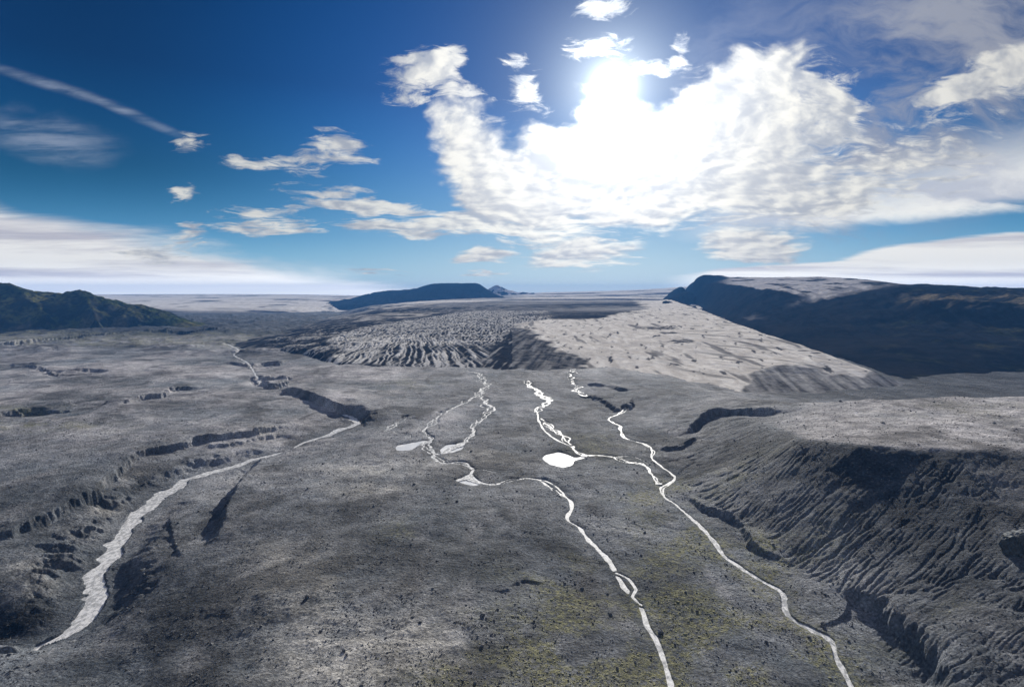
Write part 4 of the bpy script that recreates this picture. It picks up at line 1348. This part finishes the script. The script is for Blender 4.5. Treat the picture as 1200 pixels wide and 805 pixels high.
lens = g.math('MULTIPLY', g.ss(g.math('ADD', g.math('SUBTRACT', v, lowB), lw), -0.004, 0.022), g.ss(g.math('SUBTRACT', g.math('ADD', v, g.math('MULTIPLY', lw, 2.2)), topB), 0.045, -0.085))
lens = g.math('MULTIPLY', lens, g.ss(u, UV(760, 300)[0], UV(880, 300)[0], 0.0, 0.95))
# thin veil of cirrus
cir_n = g.noise(g.vmath('MULTIPLY', g.vmath('ADD', uv, g.vmath('SCALE', warpv, scale=0.12)), (3.0, 6.5, 1)), 1.6, 8, 0.62, 0.6)
veil = g.math('MULTIPLY', union([cblob(1030, 120, 270, 200, 0, .2), cblob(1180, 60, 220, 170, 0, .2), cblob(920, 235, 180, 90, 0, .2)]), g.ss(cir_n, 0.36, 0.64, 0.10, 1.0))
str_n = g.noise(g.vmath('MULTIPLY', uv, (9, 60, 1)), 1.0, 5, 0.6, 0.3)
streaks_ = g.math('MULTIPLY', union([cblob(60, 160, 110, 36, -12, .1), cblob(60, 100, 120, 9, -17, 0, True), cblob(160, 137, 85, 8, -23, 0, True)]), g.ss(str_n, 0.3, 0.7, 0.04, 0.40))

Nn = g.ss(N1, 0.34, 0.66, 0.0, 1.0, 'LINEAR')
dens = g.math('SUBTRACT', g.math('MULTIPLY', M, 1.2), g.math('SUBTRACT', 1.0, Nn))
covc = g.ss(dens, -0.10, 0.66)
Nwn = g.ss(Nw, 0.34, 0.66, 0.0, 1.0, 'LINEAR')
densw = g.math('SUBTRACT', g.math('MULTIPLY', W, 1.0), g.math('SUBTRACT', 1.0, Nwn))
covw = g.math('MULTIPLY', g.ss(densw, -0.12, 0.62, 0.0, 0.92), g.ss(W, 0.02, 0.22))
cov = g.math('MAXIMUM', g.math('MULTIPLY', covc, g.ss(M, 0.02, 0.2)), covw)
thick = g.ss(dens, 0.25, 1.0)

skyt = wt.nodes.new('ShaderNodeTexSky')
skyt.sky_type = 'NISHITA'
skyt.sun_disc = False
skyt.sun_elevation = SUN_EL
skyt.sun_rotation = SUN_AZ
skyt.altitude = 300
skyt.air_density = 1.0
skyt.dust_density = 0.25
skyt.ozone_density = 2.5


def lin(r, g_, b_, k=1.0):
    return tuple((c / 255 / 12.92 if c < 10 else ((c / 255 + 0.055) / 1.055) ** 2.4) * k for c in (r, g_, b_)) + (1,)


SKY_GAIN = 10 * 2 ** -0.4
ramp = wt.nodes.new('ShaderNodeValToRGB')
ramp.color_ramp.interpolation = 'B_SPLINE'
stops = [(345, (214, 228, 228)), (325, (158, 202, 218)), (280, (84, 160, 208)), (200, (30, 120, 192)), (110, (4, 82, 160)), (0, (0, 46, 114)), (-300, (0, 26, 70))]
el = ramp.color_ramp.elements
tops = UV(600, -300)[1]
for k, (py, col) in enumerate(stops):
    e = el[k] if k < 2 else el.new(0.5)
    e.position = max(0.0, UV(600, py)[1] / tops)
    e.color = lin(*col)
# polarised darkening away from the sun, the Nishita sky underneath
sdot = g.vmath('DOT_PRODUCT', d, SUN)
sang = g.math('ARCCOSINE', g.math('MINIMUM', sdot, 0.999999))   # radians from the sun
g.put(ramp.inputs[0], g.math('DIVIDE', g.math('DIVIDE', dz, g.math('SQRT', g.math('MAXIMUM', g.math('SUBTRACT', 1.0, g.math('MULTIPLY', dz, dz)), 0.01))), tops, clamp=True))
polar = g.ss(sang, 0.20, 0.74, 1.05, 0.36)
polar = g.mix(g.ss(v, 0.02, 0.22), (1, 1, 1), g.combine(g.math('POWER', polar, 1.5), polar, polar))
blue = g.vmath('MULTIPLY', g.vmath('SCALE', ramp.outputs[0], scale=SKY_GAIN), polar)
blue = g.mix(0.012, blue, skyt.outputs[0])
glow = g.math('EXPONENT', g.math('MULTIPLY', sang, -8.5))
disc = g.math('EXPONENT', g.math('MULTIPLY', g.math('MULTIPLY', sang, sang), -2300.0))

lit = g.ss(g.math('SUBTRACT', N1, N2), -0.10, 0.10)
shade = g.mix(lit, (3.3, 3.6, 4.3), (7.1, 7.05, 6.8))
core = g.mix(g.math('MULTIPLY', thick, 0.30), shade, (4.6, 4.75, 5.2))
fwd = g.math('ADD', 0.80, g.math('MULTIPLY', g.math('EXPONENT', g.math('MULTIPLY', sang, -7.5)), 2.6))
cum = g.vmath('SCALE', core, scale=fwd)
cum = g.vmath('MULTIPLY', cum, (1.0, 0.985, 0.94))
bank_s = g.noise(g.vmath('MULTIPLY', uv, (1.3, 26.0, 1)), 1.0, 5, 0.6, 0.3)
bankc = g.mix(g.math('MULTIPLY', g.ss(bank_s, 0.42, 0.62), g.math('ADD', g.ss(v, UV(600, 328)[1], UV(600, 322)[1], 0.25, 1.0), 0.0)), (7.0, 6.9, 6.6), (3.9, 3.85, 4.3))

hzn = g.math('MULTIPLY', g.math('EXPONENT', g.math('MULTIPLY', v, -9.0)), g.math('EXPONENT', g.math('MULTIPLY', g.math('POWER', g.math('ABSOLUTE', g.math('SUBTRACT', u, sun_u)), 2.0), -7.0)))
blue = g.mix(g.math('MULTIPLY', hzn, 0.6), blue, (6.6, 7.2, 7.4))
c = g.mix(g.math('MULTIPLY', veil, 0.82), blue, g.vmath('SCALE', (3.0, 3.25, 4.0), scale=g.math('ADD', 0.72, g.math('MULTIPLY', glow, 2.5))))
c = g.mix(streaks_, c, (4.0, 4.4, 5.2))
c = g.mix(bank, c, g.vmath('SCALE', bankc, scale=g.math('ADD', g.ss(v, 0.0, 0.055, 1.65, 0.97), g.math('MULTIPLY', glow, 1.2))))
lensc = g.mix(g.ss(lens_n, 0.36, 0.62), (4.4, 4.6, 5.2), (7.6, 7.5, 7.1))
c = g.mix(lens, c, g.vmath('SCALE', lensc, scale=g.math('ADD', 0.92, g.math('MULTIPLY', glow, 2.2))))
c = g.mix(cov, c, cum)
# aureole of the sun through thin cloud
halo = g.math('ADD', g.math('MULTIPLY', g.math('EXPONENT', g.math('MULTIPLY', sang, -12.0)), 0.40), g.math('MULTIPLY', g.math('EXPONENT', g.math('MULTIPLY', sang, -28.0)), 1.15))
c = g.vmath('ADD', c, g.vmath('SCALE', (9.0, 9.9, 9.7), scale=g.math('ADD', g.math('MULTIPLY', disc, 3.0), halo)))
side = g.vmath('ADD', blue, (1.6, 1.6, 1.7))
c = g.mix(frontm, side, c)
g.put(bg.inputs['Color'], c)
bg.inputs['Strength'].default_value = 0.1
world.cycles.sampling_method = 'MANUAL'
world.cycles.sample_map_resolution = 512

sun_d = bpy.data.lights.new('sun', 'SUN')
sun_d.energy = 5.0
sun_d.angle = R(0.53)
sun_d.color = (1.0, 0.955, 0.88)
sun_o = bpy.data.objects.new('sun', sun_d)
from mathutils import Vector
sun_o.rotation_euler = Vector(SUN).to_track_quat('Z', 'Y').to_euler()
sun_o.location = (300, 1500, 900)
COL.objects.link(sun_o)

# ------------------------------------------------------------------ camera and render settings
cam_d = bpy.data.cameras.new('camera')
cam_d.sensor_width = 36
cam_d.lens = FPX / 1200 * 36
cam_d.clip_end = 60000
cam_d.clip_start = 0.5
cam = bpy.data.objects.new('camera', cam_d)
cam.location = (0, 0, CAM_H)
cam.rotation_euler = (math.pi / 2 - PITCH, 0, 0)
COL.objects.link(cam)
scene.camera = cam

scene.render.engine = 'CYCLES'
cy_ = scene.cycles
cy_.use_denoising = True
cy_.max_bounces = 4
cy_.diffuse_bounces = 2
cy_.glossy_bounces = 2
cy_.transmission_bounces = 1
cy_.volume_bounces = 0
cy_.transparent_max_bounces = 4
cy_.caustics_reflective = False
cy_.caustics_refractive = False
cy_.use_adaptive_sampling = True
cy_.adaptive_threshold = 0.02
vsx = scene.view_settings
vsx.view_transform = 'Standard'
vsx.look = 'None'
vsx.exposure = 0.4
vsx.gamma = 1.0
vsx.use_curve_mapping = False
